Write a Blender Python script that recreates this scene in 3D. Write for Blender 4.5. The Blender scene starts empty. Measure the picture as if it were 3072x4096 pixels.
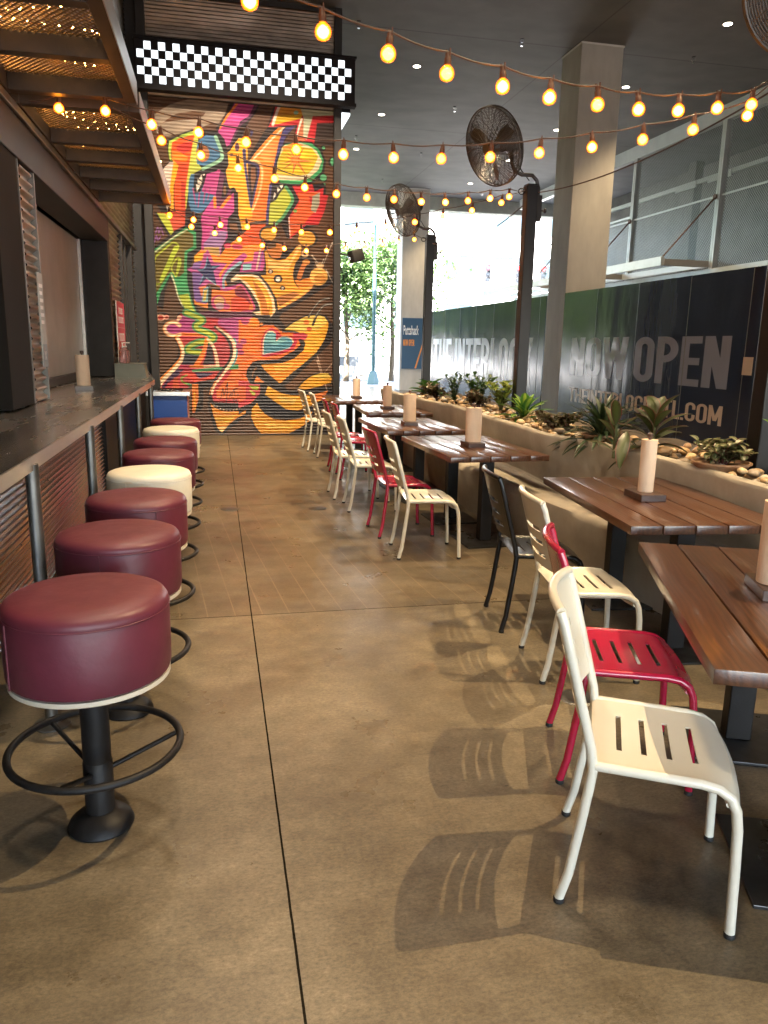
import bpy, bmesh, math, random
import numpy as np
from mathutils import Vector, Matrix
from math import radians as rad, sin, cos, pi, sqrt

random.seed(7)
SC = bpy.context.scene
COL = SC.collection

# ---------------------------------------------------------------- camera
RW = [[0.97709, -0.02726, 0.21106], [-0.21195, -0.21383, 0.95360], [0.01914, -0.97649, -0.21471]]
cam_d = bpy.data.cameras.new('camera')
cam = bpy.data.objects.new('camera', cam_d)
COL.objects.link(cam)
cx = Vector([RW[i][0] for i in range(3)])
cy = Vector([-RW[i][1] for i in range(3)])
cz = Vector([-RW[i][2] for i in range(3)])
m = Matrix((cx, cy, cz)).transposed().to_4x4()
m.translation = Vector((0, 0, 1.6))
cam.matrix_world = m
cam_d.sensor_fit = 'VERTICAL'
cam_d.sensor_height = 36.0
cam_d.lens = 3037 / 4096 * 36
cam_d.clip_start = 0.05
cam_d.clip_end = 600
SC.camera = cam

# ---------------------------------------------------------------- world, sun, exposure
SUN_EL, SUN_AZ = rad(52), rad(215)      # azimuth measured clockwise from +Y
w = bpy.data.worlds.new('World')
SC.world = w
w.use_nodes = True
nt = w.node_tree
for n in list(nt.nodes):
    nt.nodes.remove(n)
sky = nt.nodes.new('ShaderNodeTexSky')
sky.sky_type = 'NISHITA'
sky.sun_disc = False
sky.sun_elevation = SUN_EL
sky.sun_rotation = SUN_AZ
sky.dust_density = 2.0
bg = nt.nodes.new('ShaderNodeBackground')
bg.inputs['Strength'].default_value = 0.15
out = nt.nodes.new('ShaderNodeOutputWorld')
nt.links.new(sky.outputs[0], bg.inputs[0])
nt.links.new(bg.outputs[0], out.inputs[0])

sd = bpy.data.lights.new('sun', 'SUN')
sd.energy = 5.0
sd.angle = rad(0.5)
sd.color = (1.0, 0.95, 0.88)
sun = bpy.data.objects.new('sun', sd)
COL.objects.link(sun)
sdir = Vector((sin(SUN_AZ) * cos(SUN_EL), cos(SUN_AZ) * cos(SUN_EL), sin(SUN_EL)))
sun.rotation_euler = (-sdir).to_track_quat('-Z', 'Y').to_euler()
sun.location = (0, 60, 40)

SC.view_settings.view_transform = 'Standard'
SC.view_settings.look = 'None'
SC.view_settings.exposure = 4.2
SC.view_settings.gamma = 1.0
SC.render.engine = 'CYCLES'
SC.cycles.max_bounces = 8
SC.cycles.diffuse_bounces = 4
SC.cycles.glossy_bounces = 4
SC.cycles.transparent_max_bounces = 12
SC.cycles.sample_clamp_indirect = 6.0
SC.cycles.caustics_reflective = False
SC.cycles.caustics_refractive = False

LAMP_W = 62.0     # each recessed downlight
BULB_E = 2.3      # festoon filament emission

# ---------------------------------------------------------------- object helpers
def tag(o, label=None, cat=None, group=None, kind=None):
    if label: o['label'] = label
    if cat: o['category'] = cat
    if group: o['group'] = group
    if kind: o['kind'] = kind
    return o

def thing(name, label, cat, loc=(0, 0, 0), rz=0, group=None):
    o = bpy.data.objects.new(name, None)
    o.empty_display_size = 0.1
    COL.objects.link(o)
    o.location = loc
    o.rotation_euler = (0, 0, rz)
    return tag(o, label, cat, group)

KIDS = {}
def note_child(o, parent):
    KIDS.setdefault(parent.name, []).append(o)

def dup(o, parent=None, loc=None, rz=None, label=None, group=None, rot=None, scale=None):
    c = o.copy()
    COL.objects.link(c)
    if parent is not None:
        c.parent = parent
        note_child(c, parent)
    if loc is not None: c.location = loc
    if rz is not None: c.rotation_euler = (0, 0, rz)
    if rot is not None: c.rotation_euler = rot
    if scale is not None: c.scale = scale
    if label: c['label'] = label
    if group: c['group'] = group
    for ch in KIDS.get(o.name, []):
        dup(ch, c)
    return c

class MB:
    """collects vertices and faces, then links them as one mesh object"""
    def __init__(s):
        s.v = []; s.f = []
    def add(s, vs, fs):
        b = len(s.v)
        s.v += [tuple(p) for p in vs]
        s.f += [tuple(i + b for i in f) for f in fs]
        return s
    def box(s, c, d, rot=None, ch=0.0):
        """centre, size, optional 3x3 rotation, chamfer"""
        hx, hy, hz = d[0] / 2, d[1] / 2, d[2] / 2
        if ch <= 0:
            P = [(x, y, z) for x in (-hx, hx) for y in (-hy, hy) for z in (-hz, hz)]
            F = [(0, 1, 3, 2), (4, 6, 7, 5), (0, 4, 5, 1), (2, 3, 7, 6), (0, 2, 6, 4), (1, 5, 7, 3)]
        else:
            bm = bmesh.new()
            bmesh.ops.create_cube(bm, size=1.0)
            for v in bm.verts:
                v.co = Vector((v.co.x * d[0], v.co.y * d[1], v.co.z * d[2]))
            bmesh.ops.bevel(bm, geom=list(bm.edges), offset=ch, segments=2, affect='EDGES', profile=0.5)
            bm.verts.index_update()
            P = [tuple(v.co) for v in bm.verts]
            F = [tuple(v.index for v in f.verts) for f in bm.faces]
            bm.free()
        if rot is not None:
            P = [tuple(rot @ Vector(p)) for p in P]
        s.add([(p[0] + c[0], p[1] + c[1], p[2] + c[2]) for p in P], F)
        return s
    def bb(s, x0, x1, y0, y1, z0, z1, ch=0.0):
        return s.box(((x0 + x1) / 2, (y0 + y1) / 2, (z0 + z1) / 2), (x1 - x0, y1 - y0, z1 - z0), None, ch)
    def tube(s, pts, r, n=12, cap=True, closed=False):
        pts = [Vector(p) for p in pts]
        m_ = len(pts)
        rs = r if isinstance(r, (list, tuple)) else [r] * m_
        rings = []
        up = None
        for i, p in enumerate(pts):
            if closed:
                t = pts[(i + 1) % m_] - pts[i - 1]
            elif i == 0: t = pts[1] - p
            elif i == m_ - 1: t = p - pts[i - 1]
            else: t = (pts[i + 1] - p).normalized() + (p - pts[i - 1]).normalized()
            t.normalize()
            if up is None:
                up = Vector((0, 0, 1)) if abs(t.z) < .9 else Vector((1, 0, 0))
            a = up - t * up.dot(t)
            a.normalize()
            up = a
            b = t.cross(a)
            rings.append([p + (a * cos(2 * pi * k / n) + b * sin(2 * pi * k / n)) * rs[i] for k in range(n)])
        V = [q for R in rings for q in R]
        F = []
        for i in range(m_ if closed else m_ - 1):
            j = (i + 1) % m_
            for k in range(n):
                l = (k + 1) % n
                F.append((i * n + k, i * n + l, j * n + l, j * n + k))
        if cap and not closed:
            F.append(tuple(range(n - 1, -1, -1)))
            F.append(tuple((m_ - 1) * n + k for k in range(n)))
        s.add(V, F)
        return s
    def lathe(s, prof, n=32, c=(0, 0, 0), rot=None):
        V = []; F = []
        for (r, z) in prof:
            for k in range(n):
                a = 2 * pi * k / n
                p = Vector((r * cos(a), r * sin(a), z))
                if rot is not None: p = rot @ p
                V.append((p.x + c[0], p.y + c[1], p.z + c[2]))
        m_ = len(prof)
        for i in range(m_ - 1):
            for k in range(n):
                l = (k + 1) % n
                F.append((i * n + k, i * n + l, (i + 1) * n + l, (i + 1) * n + k))
        F.append(tuple(range(n - 1, -1, -1)))
        F.append(tuple((m_ - 1) * n + k for k in range(n)))
        s.add(V, F)
        return s
    def prism(s, poly, z0, z1):
        n = len(poly)
        V = [(p[0], p[1], z0) for p in poly] + [(p[0], p[1], z1) for p in poly]
        F = [tuple(range(n - 1, -1, -1)), tuple(range(n, 2 * n))]
        F += [(i, (i + 1) % n, n + (i + 1) % n, n + i) for i in range(n)]
        s.add(V, F)
        return s
    def sheet(s, fn, us, vs, holes=(), th=0.0):
        """surface fn(u,v)->Vector on a grid with skipped cells and thickness"""
        nu, nv = len(us), len(vs)
        P = [[Vector(fn(u, v)) for v in vs] for u in us]
        N = [[None] * nv for _ in us]
        for i in range(nu):
            for j in range(nv):
                du = P[min(i + 1, nu - 1)][j] - P[max(i - 1, 0)][j]
                dv = P[i][min(j + 1, nv - 1)] - P[i][max(j - 1, 0)]
                n_ = du.cross(dv)
                N[i][j] = n_.normalized() if n_.length > 0 else Vector((0, 0, 1))
        cells = {(i, j) for i in range(nu - 1) for j in range(nv - 1) if (i, j) not in holes}
        V = []
        for i in range(nu):
            for j in range(nv):
                V.append(P[i][j] + N[i][j] * th / 2)
        o = len(V)
        if th > 0:
            for i in range(nu):
                for j in range(nv):
                    V.append(P[i][j] - N[i][j] * th / 2)
        idx = lambda i, j: i * nv + j
        F = []
        for (i, j) in cells:
            q = (idx(i, j), idx(i + 1, j), idx(i + 1, j + 1), idx(i, j + 1))
            F.append(q)
            if th > 0:
                F.append(tuple(o + k for k in reversed(q)))
                for (di, dj, a, b) in ((0, -1, q[0], q[1]), (1, 0, q[1], q[2]), (0, 1, q[2], q[3]), (-1, 0, q[3], q[0])):
                    if (i + di, j + dj) not in cells:
                        F.append((b, a, o + a, o + b))
        s.add(V, F)
        return s
    def obj(s, name, mat, parent=None, smooth=None, loc=None):
        me = bpy.data.meshes.new(name)
        me.from_pydata(s.v, [], s.f)
        me.materials.append(mat)
        if smooth:
            me.polygons.foreach_set('use_smooth', [True] * len(me.polygons))
            me.set_sharp_from_angle(angle=rad(smooth))
        me.update()
        o = bpy.data.objects.new(name, me)
        COL.objects.link(o)
        if parent is not None:
            o.parent = parent
            note_child(o, parent)
        if loc: o.location = loc
        return o

def struct(o): o['kind'] = 'structure'; return o

# ---------------------------------------------------------------- materials
def lin(h):
    h = h.lstrip('#')
    c = [int(h[i:i + 2], 16) / 255 for i in (0, 2, 4)]
    return tuple(x / 12.92 if x <= .04045 else ((x + .055) / 1.055) ** 2.4 for x in c)

def M(name, col, rough=.5, metal=0.0, var=0.0, vs=6.0, bump=0.0, bs=60.0, stretch=(1, 1, 1), coat=0.0,
      col2=None, spec=.5, rvar=0.0, emit=None, es=0.0, bs2=None, mixlo=.35, mixhi=.65):
    if isinstance(col, str): col = lin(col)
    if isinstance(col2, str): col2 = lin(col2)
    mt = bpy.data.materials.new(name)
    mt.use_nodes = True
    t = mt.node_tree
    b = t.nodes['Principled BSDF']
    b.inputs['Base Color'].default_value = (*col, 1)
    b.inputs['Roughness'].default_value = rough
    b.inputs['Metallic'].default_value = metal
    b.inputs['Specular IOR Level'].default_value = spec
    if coat:
        b.inputs['Coat Weight'].default_value = coat
        b.inputs['Coat Roughness'].default_value = .08
    if emit is not None:
        b.inputs['Emission Color'].default_value = (*(lin(emit) if isinstance(emit, str) else emit), 1)
        b.inputs['Emission Strength'].default_value = es
    if var or bump or col2 or rvar:
        tc = t.nodes.new('ShaderNodeTexCoord')
        mp = t.nodes.new('ShaderNodeMapping')
        mp.inputs['Scale'].default_value = stretch
        t.links.new(tc.outputs['Object'], mp.inputs[0])
        if var or col2 or rvar:
            nz = t.nodes.new('ShaderNodeTexNoise')
            nz.inputs['Scale'].default_value = vs
            nz.inputs['Detail'].default_value = 6
            nz.inputs['Roughness'].default_value = .62
            t.links.new(mp.outputs[0], nz.inputs[0])
            rp = t.nodes.new('ShaderNodeMapRange')
            rp.inputs[1].default_value = mixlo
            rp.inputs[2].default_value = mixhi
            t.links.new(nz.outputs[0], rp.inputs[0])
            if col2 or var:
                mx = t.nodes.new('ShaderNodeMix')
                mx.data_type = 'RGBA'
                c2 = col2 if col2 else tuple(x * (1 - var) for x in col)
                c1 = col if col2 else tuple(min(1, x * (1 + var * .6)) for x in col)
                mx.inputs[6].default_value = (*c1, 1)
                mx.inputs[7].default_value = (*c2, 1)
                t.links.new(rp.outputs[0], mx.inputs[0])
                t.links.new(mx.outputs[2], b.inputs['Base Color'])
            if rvar:
                rr = t.nodes.new('ShaderNodeMapRange')
                rr.inputs[3].default_value = max(.02, rough - rvar)
                rr.inputs[4].default_value = min(1, rough + rvar)
                t.links.new(rp.outputs[0], rr.inputs[0])
                t.links.new(rr.outputs[0], b.inputs['Roughness'])
        if bump:
            nb = t.nodes.new('ShaderNodeTexNoise')
            nb.inputs['Scale'].default_value = bs
            nb.inputs['Detail'].default_value = 4
            t.links.new(mp.outputs[0], nb.inputs[0])
            bp = t.nodes.new('ShaderNodeBump')
            bp.inputs['Strength'].default_value = bump
            bp.inputs['Distance'].default_value = .01
            t.links.new(nb.outputs[0], bp.inputs['Height'])
            t.links.new(bp.outputs[0], b.inputs['Normal'])
    return mt

def glow(name, col, s):
    mt = bpy.data.materials.new(name)
    mt.use_nodes = True
    t = mt.node_tree
    for n in list(t.nodes): t.nodes.remove(n)
    e = t.nodes.new('ShaderNodeEmission')
    e.inputs[0].default_value = (*(lin(col) if isinstance(col, str) else col), 1)
    e.inputs[1].default_value = s
    o = t.nodes.new('ShaderNodeOutputMaterial')
    t.links.new(e.outputs[0], o.inputs[0])
    return mt

def N(t, typ, **kw):
    n = t.nodes.new(typ)
    for k, v in kw.items(): setattr(n, k, v)
    return n

def math_(t, op, a, b=None, c=None):
    n = t.nodes.new('ShaderNodeMath')
    n.operation = op
    for i, x in enumerate((a, b, c)):
        if x is None: continue
        if isinstance(x, (int, float)): n.inputs[i].default_value = x
        else: t.links.new(x, n.inputs[i])
    return n.outputs[0]

MT = {}
MT['black_steel'] = M('black_steel', (.010, .009, .009), .5, 0, spec=.3, var=.3, bump=.06, bs=90)
MT['dark_frame'] = M('dark_frame', (.018, .0155, .0145), .55, 0, var=.3, vs=3)
MT['galv'] = M('galvanised_rib', (.33, .345, .37), .16, 1.0, var=.25, vs=1.6, rvar=.06, stretch=(1, .4, 2))
MT['galv_brown'] = M('weathered_rib', (.30, .25, .20), .38, .85, var=.35, vs=2.0, rvar=.1, stretch=(1, .5, 3))
MT['stainless'] = M('stainless_counter', (.76, .75, .73), .24, 1.0, var=.15, vs=5, rvar=.07, bump=.015, bs=40, stretch=(1, .15, 1))
MT['edge_steel'] = M('brushed_edge', (.62, .60, .58), .3, 1.0, var=.15, vs=9, bump=.02, bs=50, stretch=(1, .2, 1))
MT['pipe'] = M('steel_pipe', (.17, .165, .155), .42, .85, var=.25, vs=5)
MT['vinyl_red'] = M('oxblood_vinyl', (.120, .020, .034), .42, 0, var=.18, vs=4, bump=.14, bs=26, rvar=.06, spec=.5)
MT['vinyl_cream'] = M('cream_vinyl', (.70, .65, .53), .45, 0, var=.10, vs=5, bump=.14, bs=26)
MT['cream_paint'] = M('cream_powder_coat', (.68, .64, .53), .30, 0, var=.03, vs=4, coat=.5)
MT['red_paint'] = M('red_powder_coat', (.42, .010, .045), .25, 0, var=.06, vs=4, coat=.6)
MT['black_paint'] = M('black_powder_coat', (.006, .006, .007), .3, 0, var=.1, vs=4, coat=.15, spec=.35)
MT['matte_black'] = M('matte_black', (.012, .010, .009), .8, spec=.15)
MT['rubber'] = M('rubber', (.012, .012, .012), .7)
MT['piping'] = M('cream_piping', (.6, .53, .42), .5)
MT['kraft'] = M('paper_towel', (.68, .51, .37), .9, 0, var=.1, vs=9, bump=.25, bs=140, stretch=(1, 1, .3))
MT['block'] = M('walnut_block', (.06, .028, .018), .45, 0, var=.3, vs=14, bump=.06, bs=80, stretch=(.3, 1, 1), coat=.3)
MT['concrete'] = M('cast_concrete', (.40, .355, .29), .8, 0, col2=(.23, .20, .16), vs=1.7, bump=.4, bs=9, mixlo=.3, mixhi=.7)
MT['socket'] = M('bulb_socket', (.10, .035, .015), .45, 0, var=.2)
MT['cable'] = M('festoon_cable', (.055, .028, .018), .5)
MT['white'] = M('white_plastic', (.75, .75, .73), .4)
MT['chrome'] = M('chrome', (.7, .7, .7), .12, 1.0)
# ================================================================= SETTING
def floor_material():
    mt = bpy.data.materials.new('stained_concrete_floor')
    mt.use_nodes = True
    t = mt.node_tree
    b = t.nodes['Principled BSDF']
    tc = N(t, 'ShaderNodeTexCoord')
    sep = N(t, 'ShaderNodeSeparateXYZ')
    t.links.new(tc.outputs['Object'], sep.inputs[0])
    X, Y = sep.outputs[0], sep.outputs[1]
    def noise(scale, stretch, detail=6, rough=.6):
        mp = N(t, 'ShaderNodeMapping'); mp.inputs['Scale'].default_value = stretch
        t.links.new(tc.outputs['Object'], mp.inputs[0])
        n = N(t, 'ShaderNodeTexNoise'); n.inputs['Scale'].default_value = scale
        n.inputs['Detail'].default_value = detail; n.inputs['Roughness'].default_value = rough
        t.links.new(mp.outputs[0], n.inputs[0])
        return n.outputs[0]
    def ramp(src, lo, hi, c0, c1):
        r = N(t, 'ShaderNodeValToRGB')
        r.color_ramp.elements[0].position = lo; r.color_ramp.elements[0].color = (*c0, 1)
        r.color_ramp.elements[1].position = hi; r.color_ramp.elements[1].color = (*c1, 1)
        t.links.new(src, r.inputs[0]); return r.outputs[0]
    def mix(f, a, bb_, mode='MIX'):
        x = N(t, 'ShaderNodeMix', data_type='RGBA', blend_type=mode)
        if isinstance(f, (int, float)): x.inputs[0].default_value = f
        else: t.links.new(f, x.inputs[0])
        for i, q in ((6, a), (7, bb_)):
            if isinstance(q, tuple): x.inputs[i].default_value = (*q, 1)
            else: t.links.new(q, x.inputs[i])
        return x.outputs[2]
    big = noise(.9, (1, 1, 1), 8, .68)
    base = ramp(big, .34, .66, (.106, .083, .053), (.218, .180, .122))
    streak = ramp(noise(9, (.6, 2.6, 1), 6, .7), .3, .7, (.86, .86, .86), (1.10, 1.10, 1.10))
    c = mix(1.0, base, streak, 'MULTIPLY')
    fine = ramp(noise(70, (.8, 1.3, 1), 6, .85), .34, .66, (.55, .55, .55), (1.4, 1.4, 1.4))
    mott = ramp(noise(4.5, (1, 1, 1), 7, .7), .32, .68, (.74, .73, .70), (1.22, 1.22, 1.2))
    c = mix(1.0, c, mott, 'MULTIPLY')
    c = mix(1.0, c, fine, 'MULTIPLY')
    # stains
    st = noise(2.3, (1, 1, 1), 5, .55)
    stm = N(t, 'ShaderNodeMapRange'); stm.inputs[1].default_value = .50; stm.inputs[2].default_value = .80
    t.links.new(st, stm.inputs[0])
    c = mix(math_(t, 'MULTIPLY', stm.outputs[0], .75), c, (.055, .040, .026))
    sp = noise(17, (1, 1, 1), 2, .5)
    spm = N(t, 'ShaderNodeMapRange'); spm.inputs[1].default_value = .72; spm.inputs[2].default_value = .92
    t.links.new(sp, spm.inputs[0])
    c = mix(math_(t, 'MULTIPLY', spm.outputs[0], .4), c, (.03, .022, .016))
    vo = N(t, 'ShaderNodeTexVoronoi'); vo.inputs['Scale'].default_value = 2.6; t.links.new(tc.outputs['Object'], vo.inputs[0])
    dot = math_(t, 'LESS_THAN', math_(t, 'ADD', vo.outputs['Distance'], math_(t, 'MULTIPLY', noise(40, (1, 1, 1), 3), .03)), .040)
    c = mix(math_(t, 'MULTIPLY', dot, .55), c, (.035, .026, .018))
    vo2 = N(t, 'ShaderNodeTexVoronoi'); vo2.feature = 'DISTANCE_TO_EDGE'; vo2.inputs['Scale'].default_value = .55
    wv_ = N(t, 'ShaderNodeVectorMath', operation='ADD'); nv = N(t, 'ShaderNodeTexNoise'); nv.inputs['Scale'].default_value = 3; nv.inputs['Detail'].default_value = 6
    t.links.new(tc.outputs['Object'], nv.inputs[0]); t.links.new(tc.outputs['Object'], wv_.inputs[0])
    sc_n = N(t, 'ShaderNodeVectorMath', operation='SCALE'); sc_n.inputs['Scale'].default_value = .5; t.links.new(nv.outputs['Color'], sc_n.inputs[0]); t.links.new(sc_n.outputs[0], wv_.inputs[1])
    t.links.new(wv_.outputs[0], vo2.inputs[0])
    crack = math_(t, 'MULTIPLY', math_(t, 'LESS_THAN', vo2.outputs['Distance'], .0012), math_(t, 'GREATER_THAN', noise(.8, (1, 1, 1), 2), .56))
    c = mix(math_(t, 'MULTIPLY', crack, .5), c, (.04, .03, .02))
    # scored band: darker between the two cross joints
    band = math_(t, 'MULTIPLY', math_(t, 'GREATER_THAN', Y, 4.39), math_(t, 'LESS_THAN', Y, 30.0))
    c = mix(math_(t, 'MULTIPLY', band, .35), c, (.060, .042, .028))
    # joints: wobble a little
    wob = math_(t, 'MULTIPLY', math_(t, 'SUBTRACT', noise(14, (1, 1, 1), 3), .5), .003)
    Xw = math_(t, 'ADD', X, wob); Yw = math_(t, 'ADD', Y, wob)
    def line(coord, at, w_):
        return math_(t, 'LESS_THAN', math_(t, 'ABSOLUTE', math_(t, 'SUBTRACT', coord, at)), w_)
    j = line(Xw, .168, .0036)
    for yy in (4.385, 7.60):
        j = math_(t, 'MAXIMUM', j, line(Yw, yy, .0034))
    j = math_(t, 'MAXIMUM', j, line(Yw, -1.5, .005))
    j = math_(t, 'MAXIMUM', j, line(Yw, 12.2, .005))
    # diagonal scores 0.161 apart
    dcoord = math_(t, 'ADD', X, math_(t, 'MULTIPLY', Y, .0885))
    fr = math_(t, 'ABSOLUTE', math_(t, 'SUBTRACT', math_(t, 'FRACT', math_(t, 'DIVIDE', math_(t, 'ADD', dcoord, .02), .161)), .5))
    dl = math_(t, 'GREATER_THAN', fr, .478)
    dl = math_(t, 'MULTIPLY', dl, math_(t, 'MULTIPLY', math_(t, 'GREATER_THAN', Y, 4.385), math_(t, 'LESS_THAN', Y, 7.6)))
    c = mix(math_(t, 'MULTIPLY', dl, math_(t, 'MULTIPLY', noise(1.7, (1, 1, 1), 2), 1.3)), c, (.21, .155, .10))  # lighter tan painted on the scores for light catching their edges
    c = mix(math_(t, 'MULTIPLY', j, .95), c, (.006, .005, .004))
    t.links.new(c, b.inputs['Base Color'])
    rr = N(t, 'ShaderNodeMapRange'); rr.inputs[1].default_value = .3; rr.inputs[2].default_value = .7
    rr.inputs[3].default_value = .24; rr.inputs[4].default_value = .46
    t.links.new(noise(2.6, (1, 1, 1), 6), rr.inputs[0]); t.links.new(math_(t, 'MAXIMUM', rr.outputs[0], j), b.inputs['Roughness'])
    t.links.new(math_(t, 'MULTIPLY', math_(t, 'SUBTRACT', 1.0, j), .45), b.inputs['Specular IOR Level'])
    b.inputs['Specular IOR Level'].default_value = .45
    h = math_(t, 'MULTIPLY', noise(120, (.5, 2.5, 1), 4, .6), .35)
    h = math_(t, 'SUBTRACT', h, math_(t, 'MULTIPLY', math_(t, 'MAXIMUM', j, math_(t, 'MULTIPLY', dl, .5)), 1.0))
    bp = N(t, 'ShaderNodeBump'); bp.inputs['Strength'].default_value = .3; bp.inputs['Distance'].default_value = .006
    t.links.new(h, bp.inputs['Height']); t.links.new(bp.outputs[0], b.inputs['Normal'])
    return mt

# patio floor slab with the street ground round it
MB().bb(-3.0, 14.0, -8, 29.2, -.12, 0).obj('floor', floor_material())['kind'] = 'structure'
MT['paving'] = M('street_paving', (.46, .44, .40), .85, var=.15, vs=1.5)
MT['asphalt'] = M('asphalt', (.16, .16, .16), .9, var=.2, vs=3)
MB().bb(-300, 300, -300, 400, -.40, -.135).obj('ground', MT['asphalt'])['kind'] = 'structure'
MB().bb(-40, 60, 29.2, 33.5, -.13, -.004, .0).obj('pavement', MT['paving'])['kind'] = 'structure'
MB().bb(-60, 80, 41, 52, -.13, .02).obj('pavement', MT['paving'])['kind'] = 'structure'

# ceiling slab
def ceiling_material():
    mt = bpy.data.materials.new('painted_ceiling'); mt.use_nodes = True
    t = mt.node_tree; b = t.nodes['Principled BSDF']
    tc = N(t, 'ShaderNodeTexCoord'); sep = N(t, 'ShaderNodeSeparateXYZ')
    t.links.new(tc.outputs['Object'], sep.inputs[0])
    X, Y = sep.outputs[0], sep.outputs[1]
    nz = N(t, 'ShaderNodeTexNoise'); nz.inputs['Scale'].default_value = 1.6; nz.inputs['Detail'].default_value = 6
    mp = N(t, 'ShaderNodeMapping'); mp.inputs['Scale'].default_value = (.8, 1.1, 1)
    t.links.new(tc.outputs['Object'], mp.inputs[0]); t.links.new(mp.outputs[0], nz.inputs[0])
    r = N(t, 'ShaderNodeValToRGB')
    r.color_ramp.elements[0].position = .35; r.color_ramp.elements[0].color = (.115, .114, .116, 1)
    r.color_ramp.elements[1].position = .65; r.color_ramp.elements[1].color = (.150, .148, .148, 1)
    t.links.new(nz.outputs[0], r.inputs[0])
    def line(c_, at, w_): return math_(t, 'LESS_THAN', math_(t, 'ABSOLUTE', math_(t, 'SUBTRACT', c_, at)), w_)
    j = line(Y, 14.15, .02)
    for yy in (20.05, 8.2): j = math_(t, 'MAXIMUM', j, line(Y, yy, .018))
    j = math_(t, 'MAXIMUM', j, line(X, 6.45, .014))
    x = N(t, 'ShaderNodeMix', data_type='RGBA')
    t.links.new(math_(t, 'MULTIPLY', j, .6), x.inputs[0]); t.links.new(r.outputs[0], x.inputs[6]); x.inputs[7].default_value = (.05, .045, .045, 1)
    t.links.new(x.outputs[2], b.inputs['Base Color']); b.inputs['Roughness'].default_value = .75
    return mt
ZC = 6.9
MB().bb(-6, 18, -8.5, 28.4, ZC, ZC + .5).obj('ceiling', ceiling_material())['kind'] = 'structure'
MT['beam'] = M('edge_beam_concrete', (.42, .43, .38), .8, var=.15, vs=3)
tag(MB().bb(-6, 18, 28.402, 28.9, 6.45, 7.4).obj('edge_beam', MT['beam']), 'pale concrete edge beam where the ceiling stops at the street', 'beam')

# concrete columns
def column_mat():
    return M('column_concrete', (.56, .54, .50), .8, 0, col2=(.43, .41, .38), vs=1.8, bump=.2, bs=18, stretch=(1, 1, .35))
cm = column_mat()
def column(y0, y1, label, x1=7.28):
    r = thing('concrete_column', label, 'column', ((6.47 + x1) / 2, (y0 + y1) / 2, 0), 0, 'square concrete columns holding the ceiling')
    hx, hy = (x1 - 6.47) / 2, (y1 - y0) / 2
    MB().bb(-hx, hx, -hy, hy, 0, ZC - .001, .012).obj('shaft', cm, r)
    MB().bb(-hx - .012, hx + .012, -hy - .012, hy + .012, ZC - .03, ZC - .002).obj('corner_bead', MT['white'], r)
    return r
column(13.80, 14.60, 'tall concrete column behind the large NOW OPEN hoarding')
column(27.10, 27.9, 'distant concrete column behind the smaller fan with a blue poster on it', 7.42)

# ------------------------------------------------ corrugated sheet helper
def corr_x(x, y0, y1, z0, z1, pitch, amp, face=1, seg=8):
    """corrugated wall facing +X, ribs running along Y"""
    n = int(round((z1 - z0) / pitch * seg))
    V = []; F = []
    for i in range(n + 1):
        z = z0 + (z1 - z0) * i / n
        xx = x + amp * face * (sin(2 * pi * (z - z0) / pitch))
        V += [(xx, y0, z), (xx, y1, z)]
        if i: F.append((2 * i - 2, 2 * i - 1, 2 * i + 1, 2 * i))
    return V, F

# ================================================================= LEFT BUILDING
XW = -1.25
bar = thing('bar_building', 'dark corrugated metal bar building with shuttered hatches behind the counter', 'building', (XW, 6, 0))
def bl(mb, name, mat, smooth=None, parent=bar):
    o = mb.obj(name, mat, parent, smooth)
    o.matrix_parent_inverse = Matrix.Translation((-XW, -6, 0))
    return o
# corrugated pieces
for (a, b_, z0, z1) in ((5.79, 6.14, 1.16, 3.0), (10.12, 11.35, 1.16, 3.0), (12.75, 13.35, 0, 3.0)):
    m_ = MB(); m_.add(*corr_x(XW, a, b_, z0, z1, .070, .017))
    bl(m_, 'corrugated_cladding', MT['galv_brown'], 60)
m_ = MB(); m_.add(*corr_x(XW + .02, -6, 13.4, 3.06, 6.89, .070, .017))
bl(m_, 'corrugated_cladding', MT['galv_brown'], 60)
# header beam, posts, trims
m_ = MB()
m_.bb(XW - .25, XW + .035, -6, 10.12, 2.74, 3.0, .006)
bl(m_, 'header_beam', MT['dark_frame'])
bl(MB().bb(XW - .1, XW + .06, -6, 13.4, 3.002, 3.055, .004), 'ledge', MT['pipe'])
bl(MB().bb(XW - .25, XW + .024, 5.08, 5.66, 1.16, 2.738, .006), 'post', MT['matte_black'])
bl(MB().bb(XW - .02, XW + .026, 5.68, 5.70, 1.16, 3.0), 'trim', MT['pipe'])
bl(MB().bb(XW - .02, XW + .026, 6.15, 6.17, 1.16, 3.0), 'trim', MT['pipe'])
bl(MB().bb(XW - .42, XW + .035, 9.93, 10.10, 1.16, 2.738, .005), 'post', MT['black_steel'])
bl(MB().bb(XW - .42, XW - .0, 6.20, 6.28, 1.16, 2.738, .005), 'post', MT['black_steel'])
bl(MB().bb(XW - .295, XW - .26, 9.86, 9.925, 1.2, 2.738), 'track', MT['edge_steel'])
bl(MB().bb(XW - .06, XW + .045, 11.36, 11.46, 0, 3.0, .005), 'post', MT['dark_frame'])
bl(MB().bb(XW - .06, XW + .045, 12.63, 12.74, 0, 3.0, .005), 'post', MT['dark_frame'])
bl(MB().bb(XW - .12, XW + .02, 12.0, 12.07, 0, 3.0, .005), 'post', MT['dark_frame'])
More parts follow.
